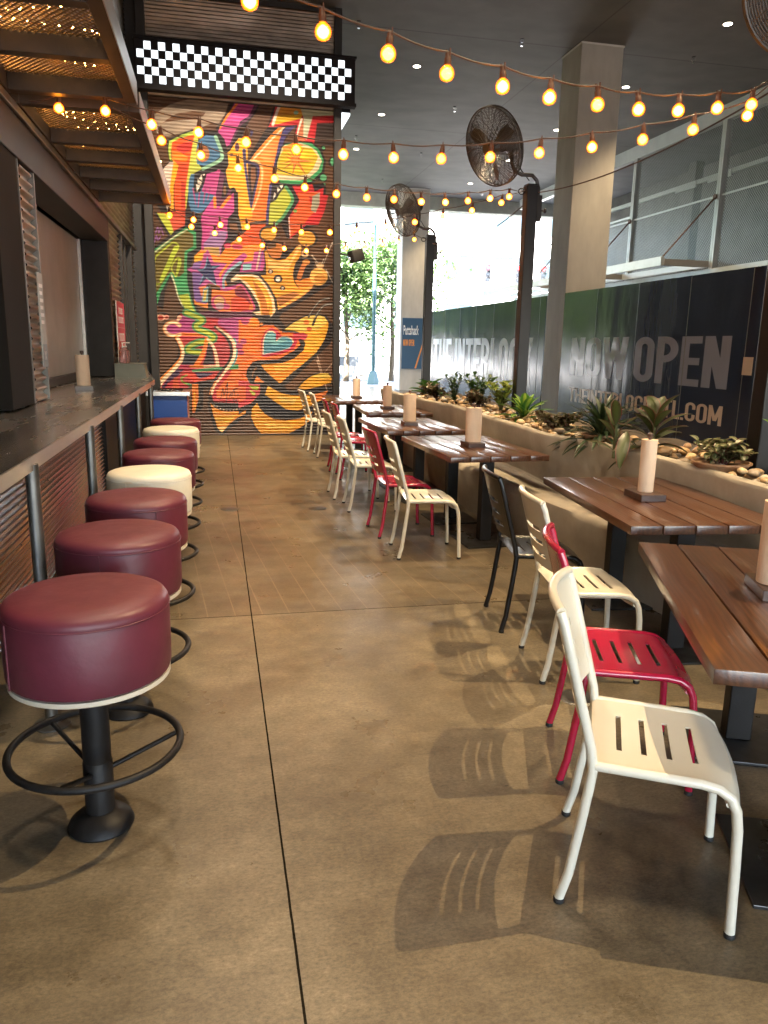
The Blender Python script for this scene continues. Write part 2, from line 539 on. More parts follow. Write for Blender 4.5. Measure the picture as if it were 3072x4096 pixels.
# roll shutters
MT['shutter'] = M('grey_shutter', (.36, .36, .355), .5, .0, var=.1, vs=3)
def shutter(y0, y1, x):
    s = bl(MB().bb(x - .03, x, y0, y1, 1.22, 2.74), 'shutter', MT['shutter'])
    bl(MB().bb(x - .02, x + .05, y0, y1, 1.155, 1.235, .008), 'sill', MT['dark_frame'], parent=bar)
shutter(6.285, 9.925, XW - .30)
shutter(0.2, 5.07, XW - .30)
bl(MB().bb(XW - .3, XW - .22, 11.46, 12.63, 0, 3.0), 'door_panel', MT['dark_frame'])
# lower wall between counter and floor
m_ = MB(); m_.add(*corr_x(-1.13, -6, 8.05, .02, 1.08, .040, .0115))
bl(m_, 'bar_front', MT['galv'], 60)
bl(MB().bb(-1.35, -1.10, 8.06, 9.5, 0, 1.098, .004), 'end_panel', MT['black_steel'])
bl(MB().bb(-1.36, -1.16, 9.502, 13.3, 0, 1.098, .004), 'end_panel', MT['black_steel'])
# screws on the front
m_ = MB(); rs = random.Random(3)
for y in (2.9, 3.7, 4.5, 5.3, 6.1, 6.9):
    for z in (.22, .45, .68, .9):
        m_.lathe([(.006, 0), (.006, .004), (.003, .006)], 8, (-1.112, y + .03 * z, z), Matrix.Rotation(pi / 2, 3, 'Y'))
bl(m_, 'screws', MT['black_steel'])
# solid core so that nothing shows behind the cladding
bl(MB().bb(-3.0, XW - .44, -6, 13.55, 0, 6.88), 'core', MT['dark_frame'])
bl(MB().bb(XW - .439, XW - .05, -6, 13.4, 3.06, 6.88), 'core', MT['dark_frame'])

# counter
ct = thing('bar_counter', 'long stainless steel bar counter in front of the grey hatches', 'counter', (-.98, 4.5, 1.15))
def cl(mb, name, mat, smooth=None):
    o = mb.obj(name, mat, ct, smooth); o.matrix_parent_inverse = Matrix.Translation((.98, -4.5, -1.15)); return o
top = [(-1.66, -4), (-.72, -4), (-.72, 9.42), (-1.14, 13.3), (-1.66, 13.3)]
cl(MB().prism([(-1.66, -4), (-.716, -4), (-.716, 9.42), (-1.14, 13.3), (-1.66, 13.3)], 1.118, 1.15), 'top', MT['stainless'])
cl(MB().bb(-.715, -.708, -4, 9.425, 1.095, 1.152), 'edge_strip', MT['edge_steel'])
m_ = MB()
for i in range(4):
    pass
cl(MB().prism([(-.709, 9.426), (-.716, 9.426), (-1.14, 13.31), (-1.133, 13.31)], 1.095, 1.152), 'edge_strip', MT['edge_steel'])
for y in (.32, 1.75, 3.18, 4.61, 6.05, 7.46, 8.9):
    p = MB().tube([(-.72, y, .012), (-.72, y, 1.117)], .026, 20)
    p.lathe([(.075, 0), (.075, .006), (.03, .012), (.03, .02)], 28, (-.72, y, 0.0005))
    o = cl(p, 'leg', MT['pipe'], 50)
# ================================================================= PAINTED END WALL
# brush shapes of the spray painting, drawn as polygons and strokes on six sheets that tile the wall
SHEETS = {'A': (600, 360), 'B': (960, 360), 'C': (600, 820), 'D': (960, 820), 'E': (600, 1260), 'F': (960, 1260)}
PK = 400 / 1659
U0, V0, UW, VH = 580, 340, 820, 1450
CV = np.zeros((VH, UW, 3)); CV[:] = lin('#513420')
yy_, xx_ = np.mgrid[0:VH, 0:UW]
CLR = dict(K='#211819', cream='#e2c29a', orange='#e07c1e', dor='#d8501c', yel='#e3a01c', red='#b4242a', mag='#b83a80',
           pur='#785590', blue='#3f688c', grn='#3b8f58', lime='#aab636', olv='#665624', teal='#5b98a0', navy='#2a2c54',
           plum='#4c2340', brn='#5a3a22', wht='#e6d6c2', gry='#93806e', mint='#86b090', gold='#cf8c28')
rc = np.random.RandomState(5)

def _c(col): return np.array(lin(CLR.get(col, col)))

def fill(mask, x0, y0, col, soft=0):
    c = _c(col)
    h, w_ = mask.shape
    n = 1 + .10 * np.sin(yy_[y0:y0 + h, x0:x0 + w_] * .11 + xx_[y0:y0 + h, x0:x0 + w_] * .045 + rc.rand() * 6) * rc.rand()
    reg = CV[y0:y0 + h, x0:x0 + w_]
    a = mask[..., None].astype(float) if mask.dtype == bool else mask[..., None]
    reg[:] = reg * (1 - a) + c * n[..., None] * a

def pts(sh, P):
    ox, oy = SHEETS[sh]
    return np.array([(ox + x * PK - U0, oy + y * PK - V0) for x, y in P])

def P_(sh, P, col):
    Q = pts(sh, P)
    x0 = max(int(Q[:, 0].min()) - 1, 0); x1 = min(int(Q[:, 0].max()) + 2, UW)
    y0 = max(int(Q[:, 1].min()) - 1, 0); y1 = min(int(Q[:, 1].max()) + 2, VH)
    if x1 <= x0 or y1 <= y0: return
    X = xx_[y0:y1, x0:x1] + .5; Y = yy_[y0:y1, x0:x1] + .5
    ins = np.zeros(X.shape, bool)
    n = len(Q)
    for i in range(n):
        xa, ya = Q[i]; xb, yb = Q[(i + 1) % n]
        if ya == yb: continue
        c = ((ya > Y) != (yb > Y)) & (X < (xb - xa) * (Y - ya) / (yb - ya) + xa)
        ins ^= c
    fill(ins, x0, y0, col)

def S_(sh, P, wd, col, w2=None):
    Q = pts(sh, P)
    # smooth the stroke
    if len(Q) > 2:
        R = [Q[0]]
        for i in range(len(Q) - 1):
            p0 = Q[max(i - 1, 0)]; p1 = Q[i]; p2 = Q[i + 1]; p3 = Q[min(i + 2, len(Q) - 1)]
            for s in (.25, .5, .75, 1.0):
                R.append(.5 * ((2 * p1) + (-p0 + p2) * s + (2 * p0 - 5 * p1 + 4 * p2 - p3) * s * s + (-p0 + 3 * p1 - 3 * p2 + p3) * s ** 3))
        Q = np.array(R)
    n = len(Q)
    r0 = wd * PK / 2; r1 = (w2 if w2 is not None else wd) * PK / 2
    rm = max(r0, r1) + 1
    x0 = max(int(Q[:, 0].min() - rm), 0); x1 = min(int(Q[:, 0].max() + rm) + 1, UW)
    y0 = max(int(Q[:, 1].min() - rm), 0); y1 = min(int(Q[:, 1].max() + rm) + 1, VH)
    if x1 <= x0 or y1 <= y0: return
    X = xx_[y0:y1, x0:x1] + .5; Y = yy_[y0:y1, x0:x1] + .5
    A = np.zeros(X.shape)
    for i in range(n - 1):
        a, b = Q[i], Q[i + 1]; d = b - a; L = (d ** 2).sum() + 1e-9
        t = np.clip(((X - a[0]) * d[0] + (Y - a[1]) * d[1]) / L, 0, 1)
        ds = np.hypot(X - a[0] - t * d[0], Y - a[1] - t * d[1])
        r = r0 + (r1 - r0) * (i + t) / (n - 1)
        A = np.maximum(A, np.clip(r - ds + .5, 0, 1))
    fill(A, x0, y0, col)

def E_(sh, cx_, cy_, rx, ry, col):
    P_(sh, [(cx_ + rx * cos(a * pi / 10), cy_ + ry * sin(a * pi / 10)) for a in range(20)], col)

def STAR(sh, cx_, cy_, tips, rin, col):
    P = []
    for i, (tx, ty) in enumerate(tips):
        nx, ny = tips[(i + 1) % len(tips)]
        mx, my = ((tx + nx) / 2 - cx_, (ty + ny) / 2 - cy_)
        l = sqrt(mx * mx + my * my) + 1e-6
        P += [(tx, ty), (cx_ + mx / l * rin, cy_ + my / l * rin)]
    P_(sh, P, col)

# --- top: smoke and magenta arrow
P_('A', [(70, 410), (200, 320), (340, 240), (520, 185), (700, 150), (1300, 230), (1250, 400), (1150, 540), (1000, 560), (800, 650), (620, 690), (300, 770), (120, 720), (60, 520)], 'gry')
P_('A', [(210, 545), (330, 460), (430, 400), (520, 380), (720, 350), (920, 375), (890, 430), (760, 480), (540, 500), (350, 520)], 'brn')
P_('A', [(480, 50), (700, 70), (1100, 95), (1100, 108), (690, 92), (480, 75)], 'wht')
P_('A', [(1390, 110), (1870, 160), (1760, 380), (1640, 540), (1560, 700), (1420, 960), (1280, 960), (1180, 800), (1090, 640), (1200, 500), (1300, 280)], 'K')
P_('A', [(1450, 140), (1770, 160), (1650, 430), (1500, 520), (1430, 700), (1340, 900), (1275, 940), (1180, 760), (1130, 690), (1280, 450)], 'mag')
S_('A', [(1490, 160), (1400, 290), (1290, 430), (1210, 560), (1165, 640)], 42, 'orange', 26)
S_('A', [(1800, 190), (1650, 450), (1500, 580), (1400, 760), (1330, 930)], 46, 'plum', 30)
# --- first letter
P_('A', [(290, 820), (520, 720), (700, 655), (1120, 680), (1240, 820), (1310, 1100), (1270, 1280), (1240, 1420), (1330, 1560), (1480, 1650), (1490, 2074), (1490, 2200), (1290, 2300), (600, 2300), (600, 2230), (300, 2200), (110, 1900), (120, 1380), (320, 1190), (290, 1000)], 'K')
P_('A', [(320, 850), (540, 740), (750, 670), (760, 770), (500, 810), (370, 880), (350, 1020), (360, 1180), (325, 1150), (305, 1000)], '#a4bc4a')
P_('A', [(330, 1200), (405, 1195), (380, 1400), (340, 1700), (340, 2080), (300, 2040), (200, 1650), (150, 1430), (240, 1290)], '#cdb8aa')
S_('A', [(200, 1510), (212, 1600), (250, 1690)], 34, '#c03a34')
P_('A', [(355, 1130), (480, 1250), (430, 1450), (395, 1600), (395, 1900), (410, 2160), (340, 2160), (325, 1700), (345, 1500), (390, 1200)], 'yel')
P_('A', [(360, 880), (500, 800), (740, 740), (700, 950), (660, 1200), (620, 1450), (590, 1700), (590, 2160), (430, 2160), (405, 1800), (405, 1600), (440, 1420), (490, 1270), (360, 1130)], 'dor')
P_('A', [(360, 1010), (500, 1040), (640, 1120), (600, 1190), (380, 1160)], 'orange')
P_('A', [(440, 940), (560, 880), (700, 860), (690, 1000), (560, 1060), (450, 1000)], '#b42c26')
P_('A', [(480, 1250), (640, 1220), (600, 1500), (440, 1500)], '#c8401c')
P_('A', [(520, 1500), (590, 1560), (580, 2000), (520, 2100)], '#b8301c')
P_('A', [(740, 740), (800, 800), (800, 870), (770, 1000), (780, 1200), (870, 1310), (700, 1400), (650, 1600), (610, 1900), (597, 2160), (590, 1700), (620, 1450), (660, 1200), (700, 950)], '#b2b548')
P_('A', [(800, 850), (930, 750), (1060, 760), (1160, 1000), (1160, 1110), (1060, 1190), (900, 1260), (780, 1230), (770, 1000)], 'blue')
E_('A', 880, 1060, 110, 140, '#a8683c')
S_('A', [(1090, 775), (1140, 900), (1190, 1040), (1185, 1150), (1050, 1230), (880, 1310)], 56, 'mint')
P_('A', [(690, 1390), (740, 1400), (720, 1650), (740, 1720), (830, 1700), (900, 1560), (1000, 1600), (1080, 1750), (980, 1900), (870, 2020), (760, 2050), (680, 2000), (640, 1850), (640, 1600), (660, 1450)], 'blue')
P_('A', [(930, 1400), (1170, 1330), (1140, 1500), (1100, 1700), (1090, 1880), (1200, 1900), (1330, 1760), (1390, 1700), (1400, 2000), (1290, 2130), (1290, 2240), (860, 2240), (860, 2080), (980, 1900), (1080, 1750), (860, 1680), (900, 1560)], 'mag')
for q in ([(720, 1640), (760, 1900)], [(830, 1640), (800, 1950)], [(920, 1640), (890, 1880)], [(1000, 1640), (960, 1820)]):
    S_('A', q, 30, '#9a3f70', 14)
S_('A', [(1140, 1350), (1100, 1500), (1050, 1700)], 60, '#b8407a', 20)
P_('A', [(760, 1400), (860, 1370), (945, 1390), (900, 1560), (830, 1700), (740, 1715), (725, 1600), (740, 1450)], 'K')
for q in ([(858, 1400), (872, 1510), (815, 1475)], [(790, 1475), (862, 1535), (845, 1578), (792, 1550)], [(768, 1565), (838, 1590), (780, 1690)], [(875, 1400), (915, 1392), (895, 1432)]):
    P_('A', q, 'wht')
P_('A', [(1170, 1340), (1240, 1400), (1310, 1620), (1380, 1600), (1330, 1750), (1200, 1930), (1110, 1930), (1095, 1750), (1150, 1500)], '#5a2444')
P_('A', [(1235, 1450), (1290, 1550), (1305, 1690), (1240, 1800), (1185, 1800), (1210, 1600)], 'K')
E_('A', 1243, 1670, 24, 80, '#6e4c28')
S_('A', [(1075, 1790), (1090, 1990), (1160, 1990), (1240, 1880), (1330, 1770)], 50, 'orange')
# --- yellow U
P_('A', [(1450, 770), (1560, 780), (1600, 1000), (1660, 2074), (1660, 2300), (1440, 2300), (1440, 1700), (1300, 1650), (1235, 1350), (1280, 1240), (1270, 1030), (1330, 960), (1390, 870)], 'K')
P_('A', [(1480, 800), (1560, 810), (1620, 1000), (1620, 1700), (1660, 2320), (1475, 2320), (1465, 1700), (1440, 1690), (1425, 1650), (1390, 1610), (1330, 1640), (1295, 1550), (1260, 1350), (1310, 1240), (1290, 1040), (1340, 1000), (1400, 900)], 'yel')
P_('B', [(430, 650), (900, 560), (880, 640), (740, 860), (660, 1100), (600, 1400), (530, 1700), (480, 2200), (0, 2200), (150, 1900), (180, 1200), (150, 1100)], 'K')
P_('B', [(785, 560), (710, 650), (660, 830), (600, 1100), (540, 1360), (490, 1650), (440, 1900), (430, 2160), (150, 2200), (-10, 2180), (-10, 1900), (190, 1990), (330, 1400), (330, 1270), (280, 1190), (170, 1170), (250, 1050), (420, 850), (560, 700), (650, 620)], 'orange')
P_('B', [(430, 900), (640, 840), (560, 1200), (420, 1180), (330, 1120)], '#dd8a44')
P_('B', [(250, 1700), (470, 1650), (430, 2150), (200, 2150)], '#dc6a1c')
P_('B', [(-10, 1500), (100, 1500), (150, 1830), (190, 1960), (210, 2100), (-10, 2190)], 'yel')
S_('B', [(70, 1000), (85, 1220), (125, 1550), (185, 1950)], 62, '#38305c', 22)
S_('B', [(90, 1190), (220, 1210), (305, 1290), (290, 1480), (235, 1750), (190, 1950)], 55, '#38305c', 22)
P_('B', [(150, 1270), (270, 1270), (290, 1460), (220, 1720), (175, 1720), (150, 1450)], 'K')
P_('B', [(185, 1285), (258, 1285), (265, 1450), (215, 1680), (195, 1680), (180, 1450)], '#70462a')
S_('B', [(785, 570), (660, 690), (500, 850), (350, 1020), (260, 1110), (220, 1160)], 28, 'cream')
S_('B', [(185, 1165), (300, 1195), (365, 1300), (365, 1500), (310, 1750), (205, 2010)], 40, '#d8b070', 30)
S_('B', [(875, 470), (690, 590), (500, 620)], 8, '#3c3468', 40)
S_('B', [(860, 600), (760, 700), (690, 850), (640, 1050), (600, 1200), (560, 1350)], 100, '#3c3468', 40)
S_('B', [(510, 1580), (480, 1850), (455, 2040), (460, 2220)], 48, '#3c3468', 36)
E_('A', 1447, 950, 38, 72, 'plum'); E_('A', 1355, 1080, 32, 26, 'plum')
for q in ([(120, 640), (110, 760)], [(200, 690), (190, 760)]): S_('B', q, 50, '#38305c', 20)
# --- top right T
P_('B', [(590, 180), (1590, 230), (1590, 930), (1220, 910), (870, 900), (930, 600), (450, 650), (520, 400)], 'K')
P_('B', [(640, 195), (1572, 240), (1572, 545), (1280, 548), (1235, 880), (880, 880), (960, 575), (470, 620), (540, 480), (590, 280)], 'red')
P_('B', [(700, 205), (1572, 250), (1560, 430), (1060, 400), (1000, 480), (860, 500), (640, 565), (550, 575), (620, 330)], '#cf8a28')
P_('B', [(620, 430), (1050, 400), (1000, 480), (640, 560), (570, 560)], '#cfa01c')
P_('B', [(1000, 240), (1200, 300), (1330, 265), (1572, 280), (1572, 425), (1210, 432), (1165, 600), (1110, 820), (1050, 790), (1060, 480), (1015, 330)], '#aeb092')
P_('B', [(1000, 480), (1060, 480), (1050, 780), (1090, 860), (935, 850), (960, 650)], '#b0603c')
S_('B', [(685, 210), (625, 340), (570, 500), (548, 578)], 44, 'wht')
S_('B', [(1025, 485), (975, 650), (942, 800)], 34, 'wht', 16)
E_('B', 932, 376, 38, 34, 'mint')
P_('B', [(1285, 560), (1572, 550), (1572, 920), (1245, 900)], '#33251f')
# --- sun disc
P_('B', [(740, 880), (1000, 850), (1200, 865), (1350, 980), (1425, 1180), (1400, 1370), (1220, 1545), (1000, 1600), (700, 1590), (590, 1450), (600, 1200), (680, 950)], 'K')
P_('B', [(760, 900), (1000, 870), (1190, 890), (1320, 1000), (1392, 1180), (1360, 1350), (1190, 1515), (1000, 1570), (680, 1540), (605, 1450), (620, 1200), (700, 950)], 'grn')
P_('B', [(740, 920), (1000, 885), (1140, 925), (1270, 1010), (1360, 1180), (1300, 1330), (1140, 1465), (1000, 1500), (640, 1490), (605, 1400), (625, 1200), (700, 960)], '#cdb894')
P_('B', [(730, 970), (1000, 940), (1200, 970), (1300, 1110), (1220, 1300), (1130, 1400), (950, 1430), (607, 1400), (640, 1150)], '#c8a626')
P_('B', [(700, 950), (900, 875), (1060, 920), (880, 990), (730, 1015)], '#dd8030')
STAR('B', 925, 1165, [(700, 1080), (655, 1232), (695, 1328), (872, 1415), (1112, 1432), (1240, 1190), (1068, 950), (930, 930), (800, 920), (735, 1005)], 62, '#b04a26')
STAR('B', 925, 1165, [(780, 1110), (750, 1220), (790, 1270), (885, 1330), (1040, 1330), (1110, 1180), (1010, 1050), (930, 1000), (840, 1010), (800, 1050)], 40, '#d87838')
for (x, y, a, b) in ((1390, 962, 26, 26), (1542, 1190, 40, 64), (1385, 1455, 56, 56), (1400, 1570, 18, 24)):
    E_('B', x - 12, y + 6, a + 22, b + 22, 'K'); E_('B', x, y, a, b, '#52986a')
# --- teeth and lime tongue
P_('B', [(540, 1555), (1400, 1560), (1440, 1640), (1300, 2250), (980, 2330), (790, 2480), (690, 2240), (470, 2240), (530, 1750)], 'K')
P_('B', [(760, 1595), (830, 1700), (890, 1815), (820, 1960), (720, 2130), (610, 2230), (480, 2230), (490, 2000), (505, 1880), (600, 1830), (660, 1720), (715, 1650)], '#a6a838')
S_('B', [(765, 1610), (875, 1810), (790, 1990), (700, 2130), (600, 2220)], 50, '#4b8c5c')
for q in ([(660, 1580), (718, 1577), (690, 1645)], [(620, 1615), (668, 1652), (622, 1705)], [(572, 1695), (602, 1740), (553, 1815)]): P_('B', q, 'wht')
# --- red shape right
P_('B', [(870, 1592), (1060, 1600), (1200, 1560), (1240, 1690), (1390, 1620), (1380, 1740), (1470, 1745), (1400, 2020), (1300, 2240), (1110, 2240), (830, 2470), (800, 2130), (860, 2040), (990, 1830)], 'red')
P_('B', [(960, 1700), (1300, 1700), (1310, 1900), (1250, 2010), (1150, 2110), (1050, 2250), (832, 2440), (812, 2150), (900, 2040), (990, 1860)], '#cc5426')
P_('B', [(1180, 1780), (1330, 1700), (1320, 1900), (1255, 2040), (1180, 2000)], '#94907a')
P_('B', [(1150, 1760), (1205, 1780), (1190, 1920), (1165, 1860)], 'red')
S_('B', [(815, 2120), (820, 2250), (835, 2440)], 14, 'wht', 6)
E_('D', 920, 100, 32, 32, '#5f8a44')
# --- left green letter
P_('C', [(90, 120), (300, 100), (640, 60), (780, 330), (870, 330), (850, 780), (730, 830), (690, 1000), (700, 1300), (720, 1500), (770, 1650), (880, 1920), (780, 1890), (600, 1800), (490, 1650), (400, 1330), (330, 1230), (250, 1450), (220, 1740), (40, 1610), (0, 900), (-20, 760), (300, 520), (80, 140)], 'K')
P_('C', [(115, 125), (330, 130), (590, 50), (580, 340), (400, 430), (345, 500), (200, 270)], '#c24a34')
P_('C', [(115, 130), (250, 140), (330, 250), (395, 450), (345, 500), (200, 270)], '#b3b840')
P_('C', [(-20, 800), (300, 590), (600, 370), (765, 450), (770, 720), (620, 795), (612, 1000), (622, 1300), (680, 1550), (780, 1800), (875, 1910), (750, 1870), (620, 1795), (535, 1650), (475, 1500), (415, 1300), (335, 1160), (300, 1240), (180, 1450), (125, 1655), (45, 1600), (10, 1000)], 'grn')
P_('C', [(-20, 880), (400, 560), (620, 425), (722, 500), (722, 685), (578, 770), (568, 1000), (570, 1120), (480, 1200), (350, 1110), (290, 1180), (90, 1490), (28, 1490), (5, 1000)], 'olv')
S_('C', [(160, 1310), (92, 1300), (68, 1060), (98, 870), (250, 730), (385, 625), (475, 690), (400, 850), (300, 1080), (180, 1280)], 26, 'lime')
S_('C', [(430, 720), (310, 980), (195, 1240)], 80, 'lime', 64)
S_('C', [(432, 1190), (358, 1055), (418, 925), (480, 875), (512, 960), (482, 1060), (440, 1180)], 24, 'lime')
S_('C', [(495, 900), (450, 1130)], 44, 'lime', 34)
S_('C', [(-20, 870), (350, 565), (620, 412)], 20, '#cfc8a0')
P_('C', [(480, 1500), (640, 1470), (700, 1680), (800, 1850), (875, 1905), (700, 1830), (600, 1745), (535, 1640)], '#a4ac32')
S_('C', [(355, 1150), (420, 1330), (470, 1520), (540, 1670)], 24, '#cfc8a0', 18)
S_('C', [(95, 470), (130, 370), (150, 470), (180, 380), (225, 500)], 13, '#8a5a98')
S_('C', [(10, 570), (45, 490), (72, 630), (108, 505), (132, 590), (178, 520)], 15, '#8a5a98')
# --- pink column, lilac, star field
P_('C', [(880, 130), (980, 60), (1390, 60), (1395, 110), (1290, 225), (1280, 330), (1290, 560), (1200, 700), (1150, 900), (880, 900), (850, 780), (870, 450), (850, 250)], '#b43c7c')
P_('C', [(1000, 430), (1290, 440), (1250, 580), (1180, 720), (1160, 860), (900, 820), (890, 640), (1000, 520)], '#8d6894')
P_('C', [(900, 700), (1150, 700), (1160, 850), (900, 800)], '#b08a4c')
P_('C', [(1290, 250), (1480, 180), (1540, 460), (1350, 650), (1165, 900), (1190, 700), (1290, 540)], 'K')
P_('C', [(1310, 310), (1440, 305), (1475, 435), (1330, 400)], '#6a4224')
P_('C', [(1690, 330), (1920, 320), (1905, 860), (1560, 1000), (1330, 1200), (1250, 1400), (1100, 1340), (1050, 1150), (1170, 1000), (1040, 960), (960, 760), (900, 800), (740, 850), (850, 740), (1150, 860), (1280, 690), (1450, 560), (1560, 470)], 'orange')
P_('C', [(1690, 330), (1920, 320), (1910, 640), (1540, 680), (1450, 570), (1560, 470)], 'dor')
P_('C', [(740, 840), (890, 790), (880, 910), (740, 955)], 'yel')
for (x, y) in ((1420, 690), (1480, 700), (1290, 680)): E_('C', x, y, 60, 44, '#b83050')
STAR('C', 960, 1110, [(955, 730), (1280, 970), (1180, 1350), (800, 1400), (615, 1065)], 190, '#a4457e')
P_('C', [(730, 960), (870, 930), (830, 1050), (760, 1080), (690, 1060)], '#7c5890')
P_('C', [(700, 1110), (850, 1130), (870, 1200), (800, 1400), (980, 1340), (985, 1560), (960, 1700), (750, 1640), (720, 1400)], '#6c4e8a')
P_('C', [(730, 1560), (770, 1610), (930, 1645), (985, 1600), (965, 1715), (745, 1650)], 'orange')
P_('C', [(815, 1370), (940, 1330), (890, 1580), (850, 1500)], '#d07038')
P_('C', [(890, 1390), (1000, 1340), (965, 1620), (860, 1610)], '#6f9aa0')
P_('C', [(900, 1420), (955, 1400), (925, 1590), (880, 1590)], '#c2a040')
P_('C', [(955, 850), (1020, 1010), (1175, 1003), (1055, 1090), (1110, 1332), (948, 1212), (808, 1355), (882, 1170), (778, 1070), (905, 1060)], 'navy')
S_('C', [(955, 865), (910, 1050), (795, 1078)], 22, '#5f8ea2', 8)
S_('C', [(940, 1215), (1095, 1322)], 14, '#8fb0b8'); S_('C', [(882, 1180), (825, 1330)], 20, '#5f8ea2', 6); S_('C', [(1040, 1030), (1165, 1008)], 18, '#5f8ea2', 6)
# --- lobe, hook
P_('C', [(970, 1340), (1040, 1400), (1500, 1280), (1700, 1500), (1790, 1760), (1560, 1830), (1100, 1830), (960, 1740)], 'K')
P_('C', [(1030, 1400), (1180, 1420), (1380, 1380), (1500, 1310), (1600, 1420), (1700, 1600), (1735, 1740), (1600, 1770), (1400, 1800), (1200, 1790), (1080, 1720), (1020, 1600)], '#cf6a22')
P_('C', [(1350, 1550), (1550, 1480), (1660, 1650), (1640, 1750), (1350, 1770)], '#c03a1c')
P_('C', [(1400, 1400), (1510, 1340), (1600, 1440), (1700, 1680), (1580, 1560), (1420, 1500)], '#742234')
S_('C', [(1180, 1405), (1380, 1375), (1500, 1320), (1600, 1430), (1690, 1590), (1730, 1735), (1560, 1770), (1400, 1795)], 28, '#b03868')
E_('C', 1140, 1620, 122, 125, '#ad3764'); E_('C', 1270, 1690, 62, 52, '#ad3764'); E_('C', 1150, 1600, 88, 80, '#b88a58'); E_('C', 1160, 1680, 70, 60, '#9a7884')
P_('C', [(1550, 880), (1600, 1140), (1930, 1070), (1930, 1160), (1500, 1180), (1340, 1270), (1290, 1340), (1230, 1200), (1400, 1050)], 'K')
S_('C', [(1560, 850), (1400, 980), (1250, 1150), (1195, 1300), (1240, 1395), (1400, 1365)], 100, '#ac3e7c', 60)
S_('C', [(1500, 960), (1330, 1080), (1230, 1220), (1225, 1370)], 52, '#6f93a0', 40)
P_('C', [(1535, 960), (1930, 890), (1875, 1090), (1480, 1140)], '#ac3e7c')
P_('C', [(1545, 985), (1690, 970), (1680, 1070), (1540, 1092)], '#78a0a4')
P_('D', [(240, 780), (425, 750), (372, 1085), (190, 1110)], '#ac3e7c')
S_('D', [(345, 720), (280, 1060)], 30, '#c9a48c'); S_('D', [(385, 760), (320, 1060)], 18, '#7c5890')
# --- crown
E_('D', 455, 490, 140, 140, 'K'); E_('D', 1130, 560, 165, 150, 'K'); E_('D', 1320, 1200, 160, 165, 'K')
P_('D', [(395, 780), (430, 620), (620, 600), (720, 640), (780, 760), (980, 660), (1040, 820), (1180, 860), (1250, 960), (1180, 1200), (1000, 1260), (920, 1300), (560, 1760), (420, 1420), (300, 1180), (430, 1160)], 'K')
E_('D', 475, 490, 128, 105, '#d08e2a'); E_('D', 1110, 560, 142, 125, '#c98c34')
P_('D', [(440, 700), (500, 640), (640, 640), (700, 660), (700, 800), (665, 880), (545, 885), (465, 790)], '#b4682a')
P_('D', [(450, 640), (600, 640), (600, 700), (460, 730)], '#5a3d28')
P_('D', [(410, 780), (440, 745), (490, 870), (620, 920), (760, 900), (880, 770), (940, 690), (1020, 690), (1010, 830), (940, 950), (890, 1110), (900, 1250), (970, 1380), (1190, 1330), (1210, 1350), (1000, 1540), (640, 1735), (560, 1500), (440, 1300), (330, 1170), (440, 1160), (430, 950)], 'gold')
P_('D', [(470, 900), (620, 950), (800, 900), (850, 1000), (800, 1090), (470, 1060)], '#dca85a')
S_('D', [(985, 700), (900, 860), (840, 960)], 60, '#e0ac66', 30)
S_('D', [(1180, 1360), (1000, 1510), (650, 1715)], 46, '#dd9844', 50)
P_('D', [(600, 1540), (900, 1440), (1000, 1480), (660, 1690)], '#8a5426')
P_('D', [(910, 1250), (1180, 1210), (1230, 1330), (980, 1395)], '#c87428')
E_('D', 1310, 1190, 148, 148, '#d09a4c'); E_('D', 1330, 1230, 100, 80, '#b87830'); E_('D', 1330, 1010, 60, 50, '#caa274')
S_('D', [(1100, 940), (1050, 1050), (990, 1200)], 120, 'K'); S_('D', [(1100, 950), (1040, 1040), (985, 1200)], 78, '#b4642c')
E_('D', 1100, 950, 62, 46, '#c07a3c')
S_('D', [(945, 950), (895, 1130), (912, 1280), (985, 1385)], 36, 'K', 10)
for (x, y, a, b) in ((510, 1105, 44, 22), (633, 1228, 76, 38), (708, 1380, 44, 20)): E_('D', x, y, a, a * .9, 'K'); E_('D', x, y + 3, b, b * .9, 'wht')
E_('D', 1080, 812, 62, 60, '#c49a70'); E_('D', 1080, 815, 26, 24, 'K')
P_('D', [(620, 1745), (760, 1690), (1000, 1560), (1240, 1370), (1400, 1330), (1565, 1150), (1565, 1290), (1200, 1500), (900, 1690), (700, 1800), (620, 1920), (600, 2074), (560, 2074), (560, 1780)], 'K')
for q in ([(1195, 835), (1310, 990)], [(1255, 965), (1310, 1030)], [(1535, 625), (1385, 985)], [(1390, 900), (1350, 1000)], [(1430, 1080), (1545, 1300)]): S_('D', q, 13, '#c8b8a4', 5)
# --- horn
P_('D', [(-200, 1250), (-60, 1110), (200, 1110), (340, 1160), (480, 1320), (610, 1560), (640, 1760), (600, 1940), (430, 1990), (180, 1820), (280, 1760), (250, 1600), (150, 1440), (60, 1340), (-30, 1280), (-150, 1290)], 'K')
P_('D', [(-155, 1240), (-50, 1150), (0, 1160), (200, 1150), (310, 1185), (440, 1335), (560, 1550), (590, 1750), (550, 1900), (440, 1940), (220, 1785), (340, 1760), (300, 1620), (180, 1420), (80, 1310), (0, 1240), (-140, 1275)], 'cream')
P_('D', [(-60, 1190), (210, 1185), (330, 1255), (450, 1405), (530, 1590), (545, 1800), (480, 1890), (350, 1830), (330, 1650), (250, 1450), (120, 1290), (0, 1215)], '#d8921e')
P_('D', [(200, 1220), (300, 1280), (440, 1500), (500, 1700), (480, 1860), (370, 1820), (345, 1640), (270, 1430)], '#b4641c')
S_('D', [(250, 1240), (380, 1400), (460, 1600), (470, 1720)], 60, '#dca238', 30)
